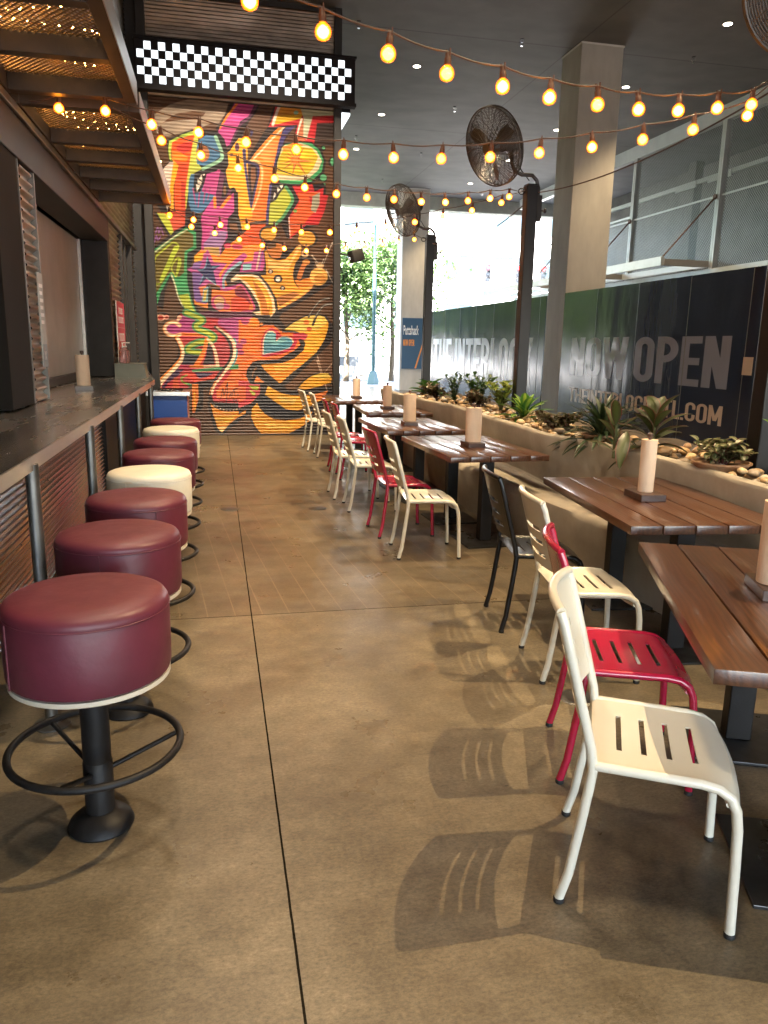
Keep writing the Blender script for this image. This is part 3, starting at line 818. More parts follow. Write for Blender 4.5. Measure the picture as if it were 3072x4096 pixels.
# --- lower big shape
P_('E', [(215, 130), (420, 80), (470, -40), (600, -60), (900, 20), (1659, 0), (2000, 0), (2000, 400), (1659, 1540), (1400, 1600), (1150, 1560), (1030, 1440), (960, 1300), (1040, 1100), (740, 1130), (600, 1240), (60, 1240), (230, 1000), (470, 780), (500, 620), (430, 400), (270, 350), (215, 250)], 'K')
P_('E', [(260, 250), (300, 120), (430, 80), (510, -20), (620, 0), (800, 60), (900, 20), (1140, 20), (1700, 60), (1700, 1490), (1400, 1550), (1150, 1530), (1050, 1430), (1020, 1260), (1100, 1080), (900, 1080), (740, 1120), (620, 1215), (120, 1215), (250, 1020), (500, 850), (570, 700), (560, 560), (480, 400), (420, 360), (280, 330)], '#a8282e')
P_('E', [(290, 130), (480, 70), (560, -10), (800, 70), (720, 200), (880, 290), (500, 300), (300, 320), (260, 220)], '#962f6c')
P_('E', [(490, 290), (900, 300), (880, 365), (500, 345)], '#d06420')
P_('E', [(1500, 200), (1700, 60), (1700, 1250), (1150, 1260), (1150, 1200), (1320, 1000), (1450, 700), (1520, 500)], '#d86220')
P_('E', [(1140, 60), (1700, 0), (1700, 120), (1500, 250), (1520, 600), (1440, 560), (1380, 380), (1250, 230), (1130, 160)], '#9c3c74')
P_('E', [(800, -60), (1700, -60), (1700, 30), (1150, 60), (900, 40)], '#4c1c34')
P_('E', [(1080, 420), (1330, 480), (1330, 700), (1160, 900), (1100, 600)], '#9c2c34')
P_('E', [(1400, 700), (1330, 1050), (1500, 1050), (1650, 700)], '#dc6a24')
S_('E', [(495, 175), (400, 118), (290, 150), (245, 225), (295, 315), (400, 345), (505, 325)], 62, '#d08850'); S_('E', [(495, 175), (400, 122), (295, 155), (252, 225), (300, 310), (400, 340), (505, 325)], 40, 'cream')
E_('E', 490, 45, 40, 36, '#d8a080'); E_('E', 465, 92, 24, 20, 'cream')
S_('E', [(430, 380), (480, 500), (500, 600), (470, 730), (370, 850), (240, 980), (90, 1110)], 60, 'K')
S_('E', [(450, 370), (510, 480), (548, 600), (530, 720), (440, 840), (280, 1000), (180, 1110), (130, 1200)], 70, 'orange', 90); S_('E', [(460, 380), (520, 500), (556, 610), (535, 730), (450, 850), (290, 1010), (190, 1120), (140, 1200)], 48, 'cream', 66)
P_('E', [(540, 800), (620, 840), (480, 1000), (300, 1130), (250, 1215), (190, 1210), (300, 1050)], '#3c2444')
G = [(600, -40), (800, 40), (875, 95), (765, 170), (800, 235), (960, 300), (1060, 370), (1000, 430), (800, 460), (650, 540), (650, 605), (850, 630)]
S_('E', G, 130, '#3c7a48'); S_('E', G, 62, '#a0a82e')
P_('E', [(575, 645), (830, 672), (740, 832), (530, 832)], '#1d1c2a')
P_('E', [(500, 830), (820, 830), (700, 900), (470, 900)], '#9a2040')
P_('E', [(965, 470), (1040, 550), (1080, 822), (870, 832), (930, 680)], '#2a1a24')
S_('E', [(940, 385), (920, 520), (865, 680), (775, 835)], 52, '#e0701c', 88)
S_('E', [(955, 395), (1050, 520), (1100, 680), (1125, 850)], 34, 'cream', 60)
S_('E', [(1140, 852), (900, 856)], 30, 'cream'); S_('E', [(880, 856), (670, 856)], 34, 'orange')
S_('E', [(720, 925), (1180, 893), (1455, 860)], 44, '#3e8050', 80)
P_('E', [(735, 950), (1080, 958), (900, 1050), (820, 1050)], '#3c2a4e')
P_('E', [(480, 950), (720, 960), (800, 1060), (1100, 1000), (1100, 1060), (740, 1115), (600, 1010)], '#cc3c24')
P_('E', [(400, 1040), (460, 1040), (500, 1210), (370, 1210)], '#b84a24')
S_('E', [(610, 1000), (525, 1050), (555, 1120), (680, 1165), (740, 1220)], 28, '#72902c'); S_('E', [(640, 1150), (740, 1200)], 40, '#3e8050')
S_('E', [(1085, 200), (1270, 370), (1350, 560), (1320, 760), (1180, 940), (1060, 1110), (990, 1290), (1010, 1440)], 52, 'K', 40)
S_('E', [(1400, 400), (1440, 560), (1425, 730), (1370, 840)], 36, '#4a8a92')
S_('E', [(1110, 205), (1280, 330), (1385, 460), (1410, 620), (1370, 770), (1270, 910), (1170, 1050), (1070, 1170), (1028, 1310)], 26, 'cream', 40)
S_('E', [(1290, 330), (1390, 460), (1408, 620), (1365, 770), (1270, 910)], 50, 'cream')
S_('E', [(1085, 1110), (1010, 1240), (985, 1330)], 26, '#c87030', 10)
P_('E', [(1100, 1240), (1640, 1200), (1660, 1340), (1400, 1400), (1110, 1380)], '#d86c34')
# legs under
P_('E', [(950, 1440), (1700, 1480), (1650, 1640), (1480, 1770), (1300, 1910), (1200, 2000), (1070, 1910), (1000, 1650)], 'K')
P_('E', [(1000, 1440), (1080, 1540), (1300, 1600), (1600, 1580), (1580, 1640), (1430, 1720), (1300, 1830), (1195, 1962), (1130, 1880), (1060, 1680)], '#dc8620')
P_('E', [(1080, 1700), (1440, 1660), (1300, 1800), (1110, 1800)], '#e2a42c'); P_('E', [(1125, 1870), (1290, 1840), (1195, 1962)], '#dcb06c')
S_('E', [(1030, 1440), (1110, 1525), (1300, 1575), (1500, 1555), (1650, 1490)], 62, 'K')
for i in range(11):
    a = i / 10; S_('E', [(1060 + 540 * a, 1495 + 95 * sin(pi * min(1, a * 1.05)) - 0), (1064 + 540 * a, 1496 + 95 * sin(pi * min(1, a * 1.05)))], 18, 'cream')
P_('E', [(740, 1120), (1080, 1060), (1040, 1180), (960, 1280), (900, 1400), (870, 1560), (760, 1640), (690, 1640), (690, 1140)], 'K')
P_('E', [(890, 1210), (970, 1200), (960, 1400), (900, 1900), (840, 1960), (880, 1500)], '#513420')
P_('E', [(700, 1150), (800, 1150), (805, 1400), (745, 1620), (700, 1620)], '#d87020')
S_('E', [(740, 1300), (750, 1560)], 30, '#e0981c')
for q in ([(1180, 1375), (1212, 1215), (1232, 1330), (1290, 1120), (1268, 1465)], [(1290, 1290), (1350, 1280), (1318, 1365)], [(1355, 1360), (1392, 1240), (1410, 1345)], [(1390, 1245), (1480, 1205), (1575, 1215), (1570, 1270), (1450, 1330), (1610, 1305)],
          [(1390, 1390), (1402, 1490)], [(1445, 1390), (1425, 1425), (1450, 1435), (1452, 1500)], [(1500, 1375), (1478, 1430), (1508, 1440), (1490, 1490)], [(1545, 1375), (1615, 1368), (1540, 1505)]): S_('E', q, 15, 'K')
# --- heart body and arm
P_('F', [(-20, 80), (320, 90), (330, 200), (420, 170), (560, 180), (680, 270), (920, 300), (1060, 300), (1060, 400), (1010, 520), (900, 600), (640, 740), (300, 760), (180, 830), (110, 950), (130, 1100), (240, 1150), (345, 1160), (330, 1300), (200, 1450), (-20, 1545)], '#dc661e')
P_('F', [(-20, 1080), (130, 1100), (240, 1150), (345, 1160), (325, 1320), (150, 1480), (-20, 1545)], '#b8323a')
P_('F', [(-20, 1180), (100, 1180), (100, 1400), (-20, 1450)], '#d8602c')
for (x, y, r, c) in ((230, 130, 95, 'orange'), (90, 100, 70, '#98365e'), (-10, 520, 60, '#98365e'), (20, 620, 50, '#98365e'), (60, 440, 55, '#98365e'), (358, 150, 24, '#e08848')): E_('F', x, y, r, r * .9, c)
P_('F', [(290, 60), (360, 160), (440, 130), (580, 150), (700, 235), (740, 230), (760, 200), (640, 40), (600, -60), (440, 110), (250, 0)], 'K')
E_('F', 358, 150, 24, 22, '#e08848')
P_('F', [(360, 690), (350, 420), (420, 270), (530, 205), (640, 270), (690, 345), (860, 350), (960, 440), (900, 570), (700, 650), (450, 700)], '#ac1e3a')
P_('F', [(385, 655), (388, 450), (440, 300), (520, 270), (595, 312), (602, 430), (650, 375), (740, 352), (850, 395), (892, 455), (830, 545), (640, 605)], '#467f92')
P_('F', [(410, 450), (450, 320), (520, 290), (580, 330), (590, 440), (700, 400), (800, 420), (600, 500)], '#6aa0a4')
S_('F', [(385, 655), (390, 450), (440, 305), (520, 270), (590, 305)], 16, 'cream'); S_('F', [(605, 430), (700, 360), (800, 368), (870, 410), (885, 460)], 14, 'cream'); S_('F', [(385, 655), (640, 605), (830, 545)], 12, '#b8b0b0')
P_('F', [(700, 240), (880, 105), (1080, 5), (1250, -30), (1430, 5), (1510, 130), (1560, 150), (1560, 300), (1500, 480), (1330, 680), (1100, 900), (840, 1120), (760, 1200), (860, 1260), (1300, 1200), (1560, 1190), (1560, 1330), (1300, 1400), (800, 1360), (560, 1260), (440, 1160), (170, 1150), (100, 1020), (120, 900), (200, 790), (300, 750), (640, 735), (900, 590), (1000, 500), (980, 420), (900, 300), (700, 290)], 'K')
P_('F', [(740, 248), (880, 135), (1080, 32), (1250, 0), (1400, 30), (1468, 130), (1460, 240), (1400, 420), (1270, 620), (1030, 830), (850, 970), (700, 1110), (660, 1135), (500, 1000), (400, 900), (350, 825), (700, 800), (900, 725), (1060, 590), (1085, 470), (1050, 400), (1060, 320), (930, 270)], '#dc9a22')
P_('F', [(740, 248), (880, 135), (1080, 32), (1250, 0), (1400, 30), (1460, 130), (1300, 240), (1060, 280), (930, 265)], '#d8b250')
P_('F', [(355, 830), (700, 805), (900, 730), (1060, 600), (1200, 640), (1030, 820), (850, 965), (700, 1105), (660, 1130), (500, 1000), (400, 900)], '#e0861c')
P_('F', [(560, 830), (900, 800), (850, 880), (600, 960)], '#eaa63c')
P_('F', [(870, 310), (1060, 295), (1130, 330), (1100, 400), (1010, 440), (900, 400)], '#b43040')
E_('F', 1105, 122, 48, 46, '#d8742c'); E_('F', 1150, 232, 44, 34, '#c8502c')
S_('F', [(1000, 425), (1060, 470), (1030, 560)], 52, 'K')
P_('F', [(240, 1110), (282, 1008), (330, 1060), (405, 1122)], '#e07828')
S_('F', [(270, 880), (220, 960), (205, 1050)], 30, '#7a4c2c', 16)
P_('F', [(330, 1130), (470, 1160), (430, 1320), (300, 1440), (210, 1520), (60, 1600), (-20, 1660), (-20, 1560), (200, 1455), (340, 1300)], 'K')
P_('F', [(140, 1172), (320, 1180), (300, 1252), (220, 1242)], '#b0b840'); P_('F', [(150, 1240), (262, 1290), (242, 1340), (200, 1322)], '#b0b840')
P_('F', [(740, 1180), (860, 1090), (1000, 960), (1560, 420), (1560, 1000), (1400, 930), (1200, 990), (1020, 1130), (900, 1240), (800, 1255)], '#5e3c26')
S_('F', [(960, 1200), (1060, 1095), (1190, 1000), (1320, 960)], 30, 'K', 20)
P_('F', [(970, 1212), (1060, 1110), (1180, 1020), (1330, 970), (1460, 970), (1522, 1050), (1510, 1120), (1300, 1190), (1080, 1240)], '#dc981c')
P_('F', [(1180, 1020), (1330, 970), (1460, 970), (1515, 1040), (1400, 1060)], '#d8b248')
for q in ([(1285, 680), (1365, 960)], [(1280, 760), (1345, 960)], [(1552, 780), (1405, 955)], [(1420, 1160), (1450, 1260)]): S_('F', q, 14, '#c8a890', 5)
P_('F', [(290, 1430), (430, 1300), (620, 1440), (760, 1545), (1000, 1590), (1400, 1400), (1440, 1500), (1250, 1640), (1000, 1760), (760, 1790), (540, 1760), (400, 1680), (300, 1560)], '#191722')
P_('F', [(465, 1180), (560, 1235), (700, 1305), (860, 1335), (1200, 1330), (1465, 1255), (1380, 1390), (1200, 1500), (950, 1585), (760, 1560), (600, 1450), (418, 1325)], '#dc981c')
P_('F', [(620, 1350), (950, 1380), (900, 1480), (700, 1460)], '#ddb04e')
P_('F', [(1200, 1335), (1465, 1255), (1380, 1390), (1250, 1440)], '#d8702c')
P_('F', [(150, 1560), (280, 1440), (330, 1540), (420, 1640), (1100, 1760), (1560, 1760), (1560, 1985), (340, 1985), (220, 1860), (160, 1720)], 'K')
P_('F', [(285, 1458), (330, 1550), (420, 1650), (560, 1730), (760, 1750), (1010, 1720), (1200, 1600), (1150, 1760), (1000, 1870), (820, 1965), (350, 1965), (250, 1840), (190, 1700), (200, 1560)], '#e0941a')
P_('F', [(400, 1790), (760, 1820), (980, 1830), (800, 1900), (450, 1880)], '#e6ae44')
for q in ([(1485, 45 - 500), (1330, 85 - 500)],): pass
S_('D', [(1485, 1545), (1340, 1590), (1225, 1720), (1140, 1860)], 34, 'K'); S_('D', [(1480, 1550), (1335, 1590), (1222, 1715), (1145, 1840)], 22, '#8c847a', 10)
S_('D', [(1545, 1635), (1400, 1670), (1290, 1800), (1210, 1990)], 40, 'K'); S_('D', [(1540, 1640), (1400, 1668), (1292, 1790), (1240, 1880)], 24, '#8c847a', 10)
P_('E', [(95, -10 + 0), (180, -50), (320, -20), (320, 60), (180, 110), (95, 50)], 'K'); E_('E', 175, 45, 78, 62, '#d8a88c'); E_('E', 180, 45, 48, 42, '#982c1c'); E_('E', 275, 38, 44, 40, '#d8907c'); E_('E', 278, 42, 26, 22, '#8c2c1c')

# light smoothing of brush edges
CVs = CV.copy()
CVs[1:-1, 1:-1] = (CV[1:-1, 1:-1] * 4 + CV[:-2, 1:-1] + CV[2:, 1:-1] + CV[1:-1, :-2] + CV[1:-1, 2:]) / 8
RWn = np.array(RW)
YM = 13.6
def wall_colour(xs, zs):
    """paint colour at wall points"""
    Pw = np.stack([xs, np.full_like(xs, YM), zs - 1.6], -1)
    c = Pw @ RWn
    u = 1536 + 3037 * c[..., 0] / c[..., 2] - U0
    v = 2048 + 3037 * c[..., 1] / c[..., 2] - V0
    u = np.clip(u, 0, UW - 1.01); v = np.clip(v, 0, VH - 1.01)
    i = v.astype(int); j = u.astype(int); a = (v - i)[..., None]; b = (u - j)[..., None]
    return (CVs[i, j] * (1 - a) * (1 - b) + CVs[i + 1, j] * a * (1 - b) + CVs[i, j + 1] * (1 - a) * b + CVs[i + 1, j + 1] * a * b)

PITCH = .0535
def ribbed(name, x0, x1, z0, z1, nx, seg, mat, parent, paint=False):
    nz = int((z1 - z0) / PITCH * seg)
    xs = np.linspace(x0, x1, nx); zs = np.linspace(z0, z1, nz)
    X, Z = np.meshgrid(xs, zs)
    Y = YM - .0085 * np.sin(2 * pi * Z / PITCH)
    V = np.stack([X, Y, Z], -1).reshape(-1, 3)
    idx = np.arange(nx * nz).reshape(nz, nx)
    F = np.stack([idx[:-1, :-1], idx[:-1, 1:], idx[1:, 1:], idx[1:, :-1]], -1).reshape(-1, 4)
    me = bpy.data.meshes.new(name)
    me.vertices.add(len(V)); me.vertices.foreach_set('co', V.astype(np.float32).ravel())
    me.loops.add(F.size); me.loops.foreach_set('vertex_index', F.astype(np.int32).ravel())
    me.polygons.add(len(F)); me.polygons.foreach_set('loop_start', np.arange(0, F.size, 4, dtype=np.int32))
    me.polygons.foreach_set('use_smooth', [True] * len(F))
    me.update(calc_edges=True); me.validate()
    if paint:
        at = me.color_attributes.new('paint', 'FLOAT_COLOR', 'POINT')
        c = wall_colour(X, Z).reshape(-1, 3)
        c = np.concatenate([c, np.ones((len(c), 1))], 1)
        at.data.foreach_set('color', c.astype(np.float32).ravel())
    me.materials.append(mat)
    o = bpy.data.objects.new(name, me); COL.objects.link(o)
    o.parent = parent; note_child(o, parent)
    return o

pm = bpy.data.materials.new('spray_paint_on_ribs'); pm.use_nodes = True
t = pm.node_tree; b = t.nodes['Principled BSDF']
at = N(t, 'ShaderNodeAttribute'); at.attribute_name = 'paint'
nz = N(t, 'ShaderNodeTexNoise'); nz.inputs['Scale'].default_value = 3.5; nz.inputs['Detail'].default_value = 7
tc = N(t, 'ShaderNodeTexCoord'); mp = N(t, 'ShaderNodeMapping'); mp.inputs['Scale'].default_value = (1, 1, 2.5)
t.links.new(tc.outputs['Object'], mp.inputs[0]); t.links.new(mp.outputs[0], nz.inputs[0])
mr = N(t, 'ShaderNodeMapRange'); mr.inputs[1].default_value = .3; mr.inputs[2].default_value = .7; mr.inputs[3].default_value = .72; mr.inputs[4].default_value = 1.12
t.links.new(nz.outputs[0], mr.inputs[0])
vm = N(t, 'ShaderNodeVectorMath', operation='SCALE'); t.links.new(at.outputs['Color'], vm.inputs[0]); t.links.new(mr.outputs[0], vm.inputs['Scale'])
t.links.new(vm.outputs[0], b.inputs['Base Color']); b.inputs['Roughness'].default_value = .42; b.inputs['Specular IOR Level'].default_value = .4

mw = thing('mural_wall', 'tall ribbed metal wall covered in orange and red graffiti art at the far end', 'wall', (0, 0, 0))
ribbed('painted_cladding', -.93, 2.02, 0.0, 5.36, 330, 7, pm, mw, True)
ribbed('upper_cladding', -.93, 2.02, 5.37, 6.80, 2, 8, MT['galv_brown'], mw)
MB().bb(-1.06, -.931, 13.47, 13.62, 0, 6.87, .005).obj('corner_post', MT['dark_frame'], mw)
MB().bb(2.021, 2.14, 13.50, 13.64, 0, 6.87, .005).obj('corner_post', MT['dark_frame'], mw)
MB().bb(-.93, 2.02, 13.54, 13.62, 6.80, 6.87).obj('cap_trim', MT['dark_frame'], mw)
MB().bb(-3, 2.12, 13.66, 20, 0, 6.89).obj('core', MT['dark_frame'], mw)
# ================================================================= CHECKED LIGHT SIGN
MT['sign_black'] = M('sign_black', (.012, .010, .011), .75, spec=.2)
MT['sign_lit'] = glow('lit_acrylic', (.90, .97, 1.0), .115)
sg = thing('checkered_sign', 'black and white checkered light box sign above the mural', 'sign', (.6, 13.1, 5.7))
def sgc(mb, n, mt):
    o = mb.obj(n, mt, sg); o.matrix_parent_inverse = Matrix.Translation((-.6, -13.1, -5.7)); return o
X0, X1, Z0, Z1, YS = -1.085, 2.31, 5.40, 6.05, 13.2
sgc(MB().bb(X0, X1, YS + .012, YS + .14, Z0, Z1, .004), 'cabinet', MT['sign_black'])
sgc(MB().bb(X0 - .01, X1 + .02, YS - .012, YS + .15, Z1 + .001, Z1 + .035, .003).bb(X0 - .01, X1 + .02, YS - .012, YS + .15, Z0 - .05, Z0 - .001, .003), 'frame', MT['sign_black'])
cw = (X1 - .07 - X0 - .035) / 31; chh = .116
zc0 = (Z0 + Z1) / 2
m_ = MB()
for c in range(31):
    for r in range(5):
        if (c % 2 == 1) == (r % 2 == 0):
            xa = X0 + .04 + c * cw; za = zc0 + (2 - r) * chh - chh / 2
            m_.bb(xa + .003, xa + cw - .003, YS, YS + .0118, za + .003, za + chh - .003, .002)
sgc(m_, 'lit_squares', MT['sign_lit'])
sgc(MB().bb(X1 - .18, X1 + .01, 13.7, 15.4, Z0 - .02, Z1 - .1, .004), 'return_cabinet', MT['sign_black'])
sgc(MB().bb(X1 - .16, X1 + .0, 13.66, 15.4, Z0 - .06, Z0 - .021), 'lit_underside', MT['sign_lit'])

# ================================================================= MESH CANOPIES
MT['canopy'] = M('canopy_steel', (.035, .024, .018), .5, .2, var=.3, vs=5)
MT['emesh'] = M('expanded_mesh', (.16, .11, .07), .4, .8)
def canopy(y0, y1, bars, label):
    t = thing('mesh_canopy', label, 'canopy', (-.85, (y0 + y1) / 2, 3.06), 0, 'steel mesh canopies over the bar')
    ym = (y0 + y1) / 2
    L = y1 - y0
    MB().bb(.335, .405, -L / 2, L / 2, 0, .12, .003).obj('outer_rail', MT['canopy'], t)
    MB().bb(.406, .412, -L / 2, L / 2, -.005, .125).obj('edge_plate', MT['edge_steel'], t)
    MB().bb(-.40, -.33, -L / 2, L / 2, 0, .12, .003).obj('inner_rail', MT['canopy'], t)
    for yb in bars:
        MB().bb(-.329, .334, yb - ym - .04, yb - ym + .04, .002, .118, .003).obj('crossbar', MT['canopy'], t)
    for k in range(len(bars) - 1):
        a = bars[k] - ym + .041; b_ = bars[k + 1] - ym - .041
        m_ = MB()
        w_, h_ = .662, b_ - a
        p = .034
        # crossing strands clipped to the bay
        for sgn in (1, -1):
            s_ = -h_ if sgn > 0 else 0
            q = s_
            while q < w_ + (0 if sgn > 0 else h_):
                # strand x = q + sgn*y*0.6
                ptsl = []
                for yy in (0, h_):
                    ptsl.append((q + sgn * yy * .75, yy))
                (xa, ya), (xb, yb) = ptsl
                def clip(xa, ya, xb, yb):
                    t0, t1 = 0., 1.
                    dx = xb - xa
                    for lo, s in ((0, 1), (w_, -1)):
                        da = (xa - lo) * s; db = (xb - lo) * s
                        if da < 0 and db < 0: return None
                        if da < 0: t0 = max(t0, da / (da - db))
                        elif db < 0: t1 = min(t1, da / (da - db))
                    return (xa + dx * t0, ya + (yb - ya) * t0, xa + dx * t1, ya + (yb - ya) * t1) if t1 > t0 else None
                c = clip(xa, ya, xb, yb)
                if c:
                    z = .098 + (.003 if sgn > 0 else 0)
                    d = Vector((c[2] - c[0], c[3] - c[1], 0))
                    if d.length > .01:
                        u = d.normalized(); v = Vector((-u.y, u.x, 0)) * .0032
                        A = Vector((c[0] - .331, c[1] + a, z)); B = Vector((c[2] - .331, c[3] + a, z)); Zv = Vector((0, 0, .0025))
                        m_.add([A - v - Zv, A + v - Zv, B + v - Zv, B - v - Zv, A - v + Zv, A + v + Zv, B + v + Zv, B - v + Zv],
                               [(0, 1, 2, 3), (7, 6, 5, 4), (0, 4, 5, 1), (3, 2, 6, 7), (1, 5, 6, 2), (0, 3, 7, 4)])
                q += p
        m_.obj('mesh_panel', MT['emesh'], t)
    return t
canopy(.6, 5.46, [.64, 1.5, 2.35, 3.2, 4.02, 4.74, 5.42], 'nearer long steel mesh canopy at the top left of the bar')
canopy(5.66, 9.24, [5.70, 6.68, 7.30, 7.98, 8.56, 9.20], 'farther steel mesh canopy over the end of the bar counter')

MT['led'] = glow('fairy_led', (1.0, .46, .10), 9.0)
MT['wire'] = M('copper_wire', (.5, .22, .08), .35, .9)
ico = MB()
ico.lathe([(.0005, -.008), (.0065, -.004), (.0065, .004), (.0005, .008)], 6)
led_me = None
def fairy(label, ctrl, n):
    global led_me
    t = thing('fairy_lights', label, 'fairy lights', ctrl[0], 0, 'fairy light wires coiled on the mesh canopies')
    base = Vector(ctrl[0])
    P = []
    m = len(ctrl)
    for i in range(m - 1):
        p0, p1, p2, p3 = (Vector(ctrl[max(i - 1, 0)]), Vector(ctrl[i]), Vector(ctrl[i + 1]), Vector(ctrl[min(i + 2, m - 1)]))
        for k in range(10):
            s = k / 10
            P.append(.5 * ((2 * p1) + (p2 - p0) * s + (2 * p0 - 5 * p1 + 4 * p2 - p3) * s * s + (3 * p1 - p0 - 3 * p2 + p3) * s ** 3) - base)
    MB().tube(P, .0018, 5).obj('wire', MT['wire'], t)
    for k in range(n):
        f = k / n * (len(P) - 1); i = int(f)
        p = P[i].lerp(P[min(i + 1, len(P) - 1)], f - i) + Vector((0, 0, .006))
        if led_me is None:
            o = ico.obj('led', MT['led'], t, 80); led_me = o.data
        else:
            o = bpy.data.objects.new('led', led_me); COL.objects.link(o); o.parent = t; note_child(o, t)
        o.location = p
def squig(seed, x0, x1, y0, y1, turns):
    r = random.Random(seed); P = []
    for i in range(turns * 2 + 1):
        yy = y0 + (y1 - y0) * i / (turns * 2) + r.uniform(-.06, .06)
        P.append(((x0 if i % 2 else x1) + r.uniform(-.08, .08), yy, 3.20 + r.uniform(0, .05)))
    return P
fairy('warm fairy light wire zigzagging over the nearest canopy bays', squig(1, -1.15, -.60, 2.7, 3.95, 3), 60)
fairy('warm fairy light wire looping over the middle bays of the nearer canopy', squig(2, -1.12, -.56, 3.95, 5.35, 3), 64)
fairy('warm fairy light wire looping over the first bays of the farther canopy', squig(3, -1.15, -.55, 5.8, 7.3, 3), 60)
fairy('warm fairy light wire bunched at the far end of the farther canopy', squig(4, -1.12, -.5, 7.3, 9.1, 3), 70)

# ================================================================= FESTOON STRINGS
def glass_mat():
    mt = bpy.data.materials.new('amber_glass'); mt.use_nodes = True
    t = mt.node_tree
    for n in list(t.nodes): t.nodes.remove(n)
    o = N(t, 'ShaderNodeOutputMaterial'); tr = N(t, 'ShaderNodeBsdfTransparent'); tr.inputs[0].default_value = (1.0, .62, .22, 1)
    em = N(t, 'ShaderNodeEmission'); em.inputs[0].default_value = (1.0, .16, .008, 1); em.inputs[1].default_value = .15
    gl = N(t, 'ShaderNodeBsdfGlossy'); gl.inputs['Roughness'].default_value = .08; gl.inputs[0].default_value = (.06, .06, .06, 1)
    a = N(t, 'ShaderNodeAddShader'); b_ = N(t, 'ShaderNodeAddShader')
    t.links.new(tr.outputs[0], a.inputs[0]); t.links.new(em.outputs[0], a.inputs[1])
    t.links.new(a.outputs[0], b_.inputs[0]); t.links.new(gl.outputs[0], b_.inputs[1]); t.links.new(b_.outputs[0], o.inputs[0])
    return mt
MT['glass_bulb'] = glass_mat()
MT['filament'] = glow('bulb_core', (1.0, .50, .085), BULB_E)
_t = MT['filament'].node_tree
_oi = N(_t, 'ShaderNodeObjectInfo'); _mr = N(_t, 'ShaderNodeMapRange'); _mr.inputs[3].default_value = BULB_E * .6; _mr.inputs[4].default_value = BULB_E * 1.5
_t.links.new(_oi.outputs['Random'], _mr.inputs[0]); _t.links.new(_mr.outputs[0], [n for n in _t.nodes if n.type == 'EMISSION'][0].inputs[1])
bulb_parts = {}
def make_bulb(parent, p, tilt):
    if not bulb_parts:
        s = MB().lathe([(.011, 0), (.0135, -.004), (.0135, -.020), (.0165, -.024), (.0165, -.050), (.013, -.053)], 14)
        s.box((0.015, 0, .002), (.004, .006, .03)).box((-.015, 0, .002), (.004, .006, .03))
        so = s.obj('socket', MT['socket'], parent, 40)
        g = MB().lathe([(.014, -.0535), (.023, -.059), (.0315, -.071), (.0345, -.085), (.0325, -.099), (.024, -.112), (.010, -.1185), (.001, -.1195)], 18).obj('bulb', MT['glass_bulb'], so, 80)
        f = MB().lathe([(.006, -.060), (.017, -.068), (.0255, -.080), (.0255, -.092), (.017, -.104), (.005, -.111)], 12).obj('filament', MT['filament'], g, 80)
        bulb_parts.update(s=so, first=True)
        so.location = p; so.rotation_euler = tilt; so.scale = (.9, .9, .9)
        return so
    return dup(bulb_parts['s'], parent, loc=p, rot=tilt)

def festoon_pts(label, A, B, pts, off=(True, True)):
    """cable from A to B; pts = (distance along in plan, height of the bulb centre)"""
    A = Vector(A); B = Vector(B); d = Vector((B.x - A.x, B.y - A.y, 0)); L = d.length; d.normalize()
    t = thing('string_lights', label, 'string lights', A, 0, 'amber festoon strings crossing the patio')
    K = [Vector((0, 0, 0))] if pts[0][0] > .08 else []
    Q = [d * s + Vector((0, 0, z + .088 - A.z)) for s, z in pts]
    K += Q
    if pts[-1][0] < L - .06: K.append(B - A)
    P = []
    for i in range(len(K) - 1):
        n = 5
        for k in range(n):
            f = k / n
            P.append(K[i].lerp(K[i + 1], f) + Vector((0, 0, -.012 * sin(pi * f))))
    P.append(K[-1])
    MB().tube(P, .0042, 7).obj('cable', MT['cable'], t, 60)
    r_ = random.Random(len(pts))
    ang = math.atan2(d.y, d.x)
    for q in Q:
        make_bulb(t, q + Vector((0, 0, -.003)), (r_.uniform(-.13, .13), r_.uniform(-.10, .10), ang + pi / 2))
    return t
T3 = (3.24, 4.10, 3.22); T2 = (3.24, 8.05, 3.22); T1 = (3.24, 12.0, 3.22)
festoon_pts('nearest festoon string sweeping across the top of the picture to the right edge', (-.8, 2.75, 3.05), T3,
    [(.41, 2.86), (.70, 2.82), (1.0, 2.78), (1.29, 2.74), (1.59, 2.72), (1.87, 2.70), (2.16, 2.70), (2.44, 2.70), (2.73, 2.72), (3.0, 2.74), (3.3, 2.78), (3.6, 2.84), (3.88, 2.90)])
festoon_pts('festoon string from the gap between the canopies to the right fan pole', (-1.1, 5.56, 3.05), T3,
    [(.20, 3.00), (.5, 2.98), (.8, 2.9), (1.1, 2.85), (1.4, 2.79), (1.7, 2.75), (2.0, 2.72), (2.3, 2.7), (2.6, 2.69), (2.89, 2.7), (3.18, 2.72), (3.47, 2.75), (3.76, 2.79), (4.04, 2.84), (4.33, 2.91)])
festoon_pts('festoon string from the gap between the canopies to the middle fan pole', (-.6, 5.56, 3.05), T2,
    [(.33, 2.91), (.64, 2.87), (.95, 2.84), (1.28, 2.82), (1.59, 2.8), (1.92, 2.80), (2.26, 2.82), (2.6, 2.85), (2.95, 2.88), (3.28, 2.92), (3.63, 2.98), (3.98, 3.05), (4.30, 3.11)])
festoon_pts('festoon string from the far canopy end to the middle fan pole', (-.46, 9.2, 3.05), T2,
    [(.0, 2.94), (.28, 2.9), (.57, 2.85), (.87, 2.83), (1.18, 2.8), (1.48, 2.78), (1.79, 2.78), (2.09, 2.80), (2.4, 2.84), (2.71, 2.89), (3.02, 2.95), (3.33, 3.01), (3.64, 3.09)])
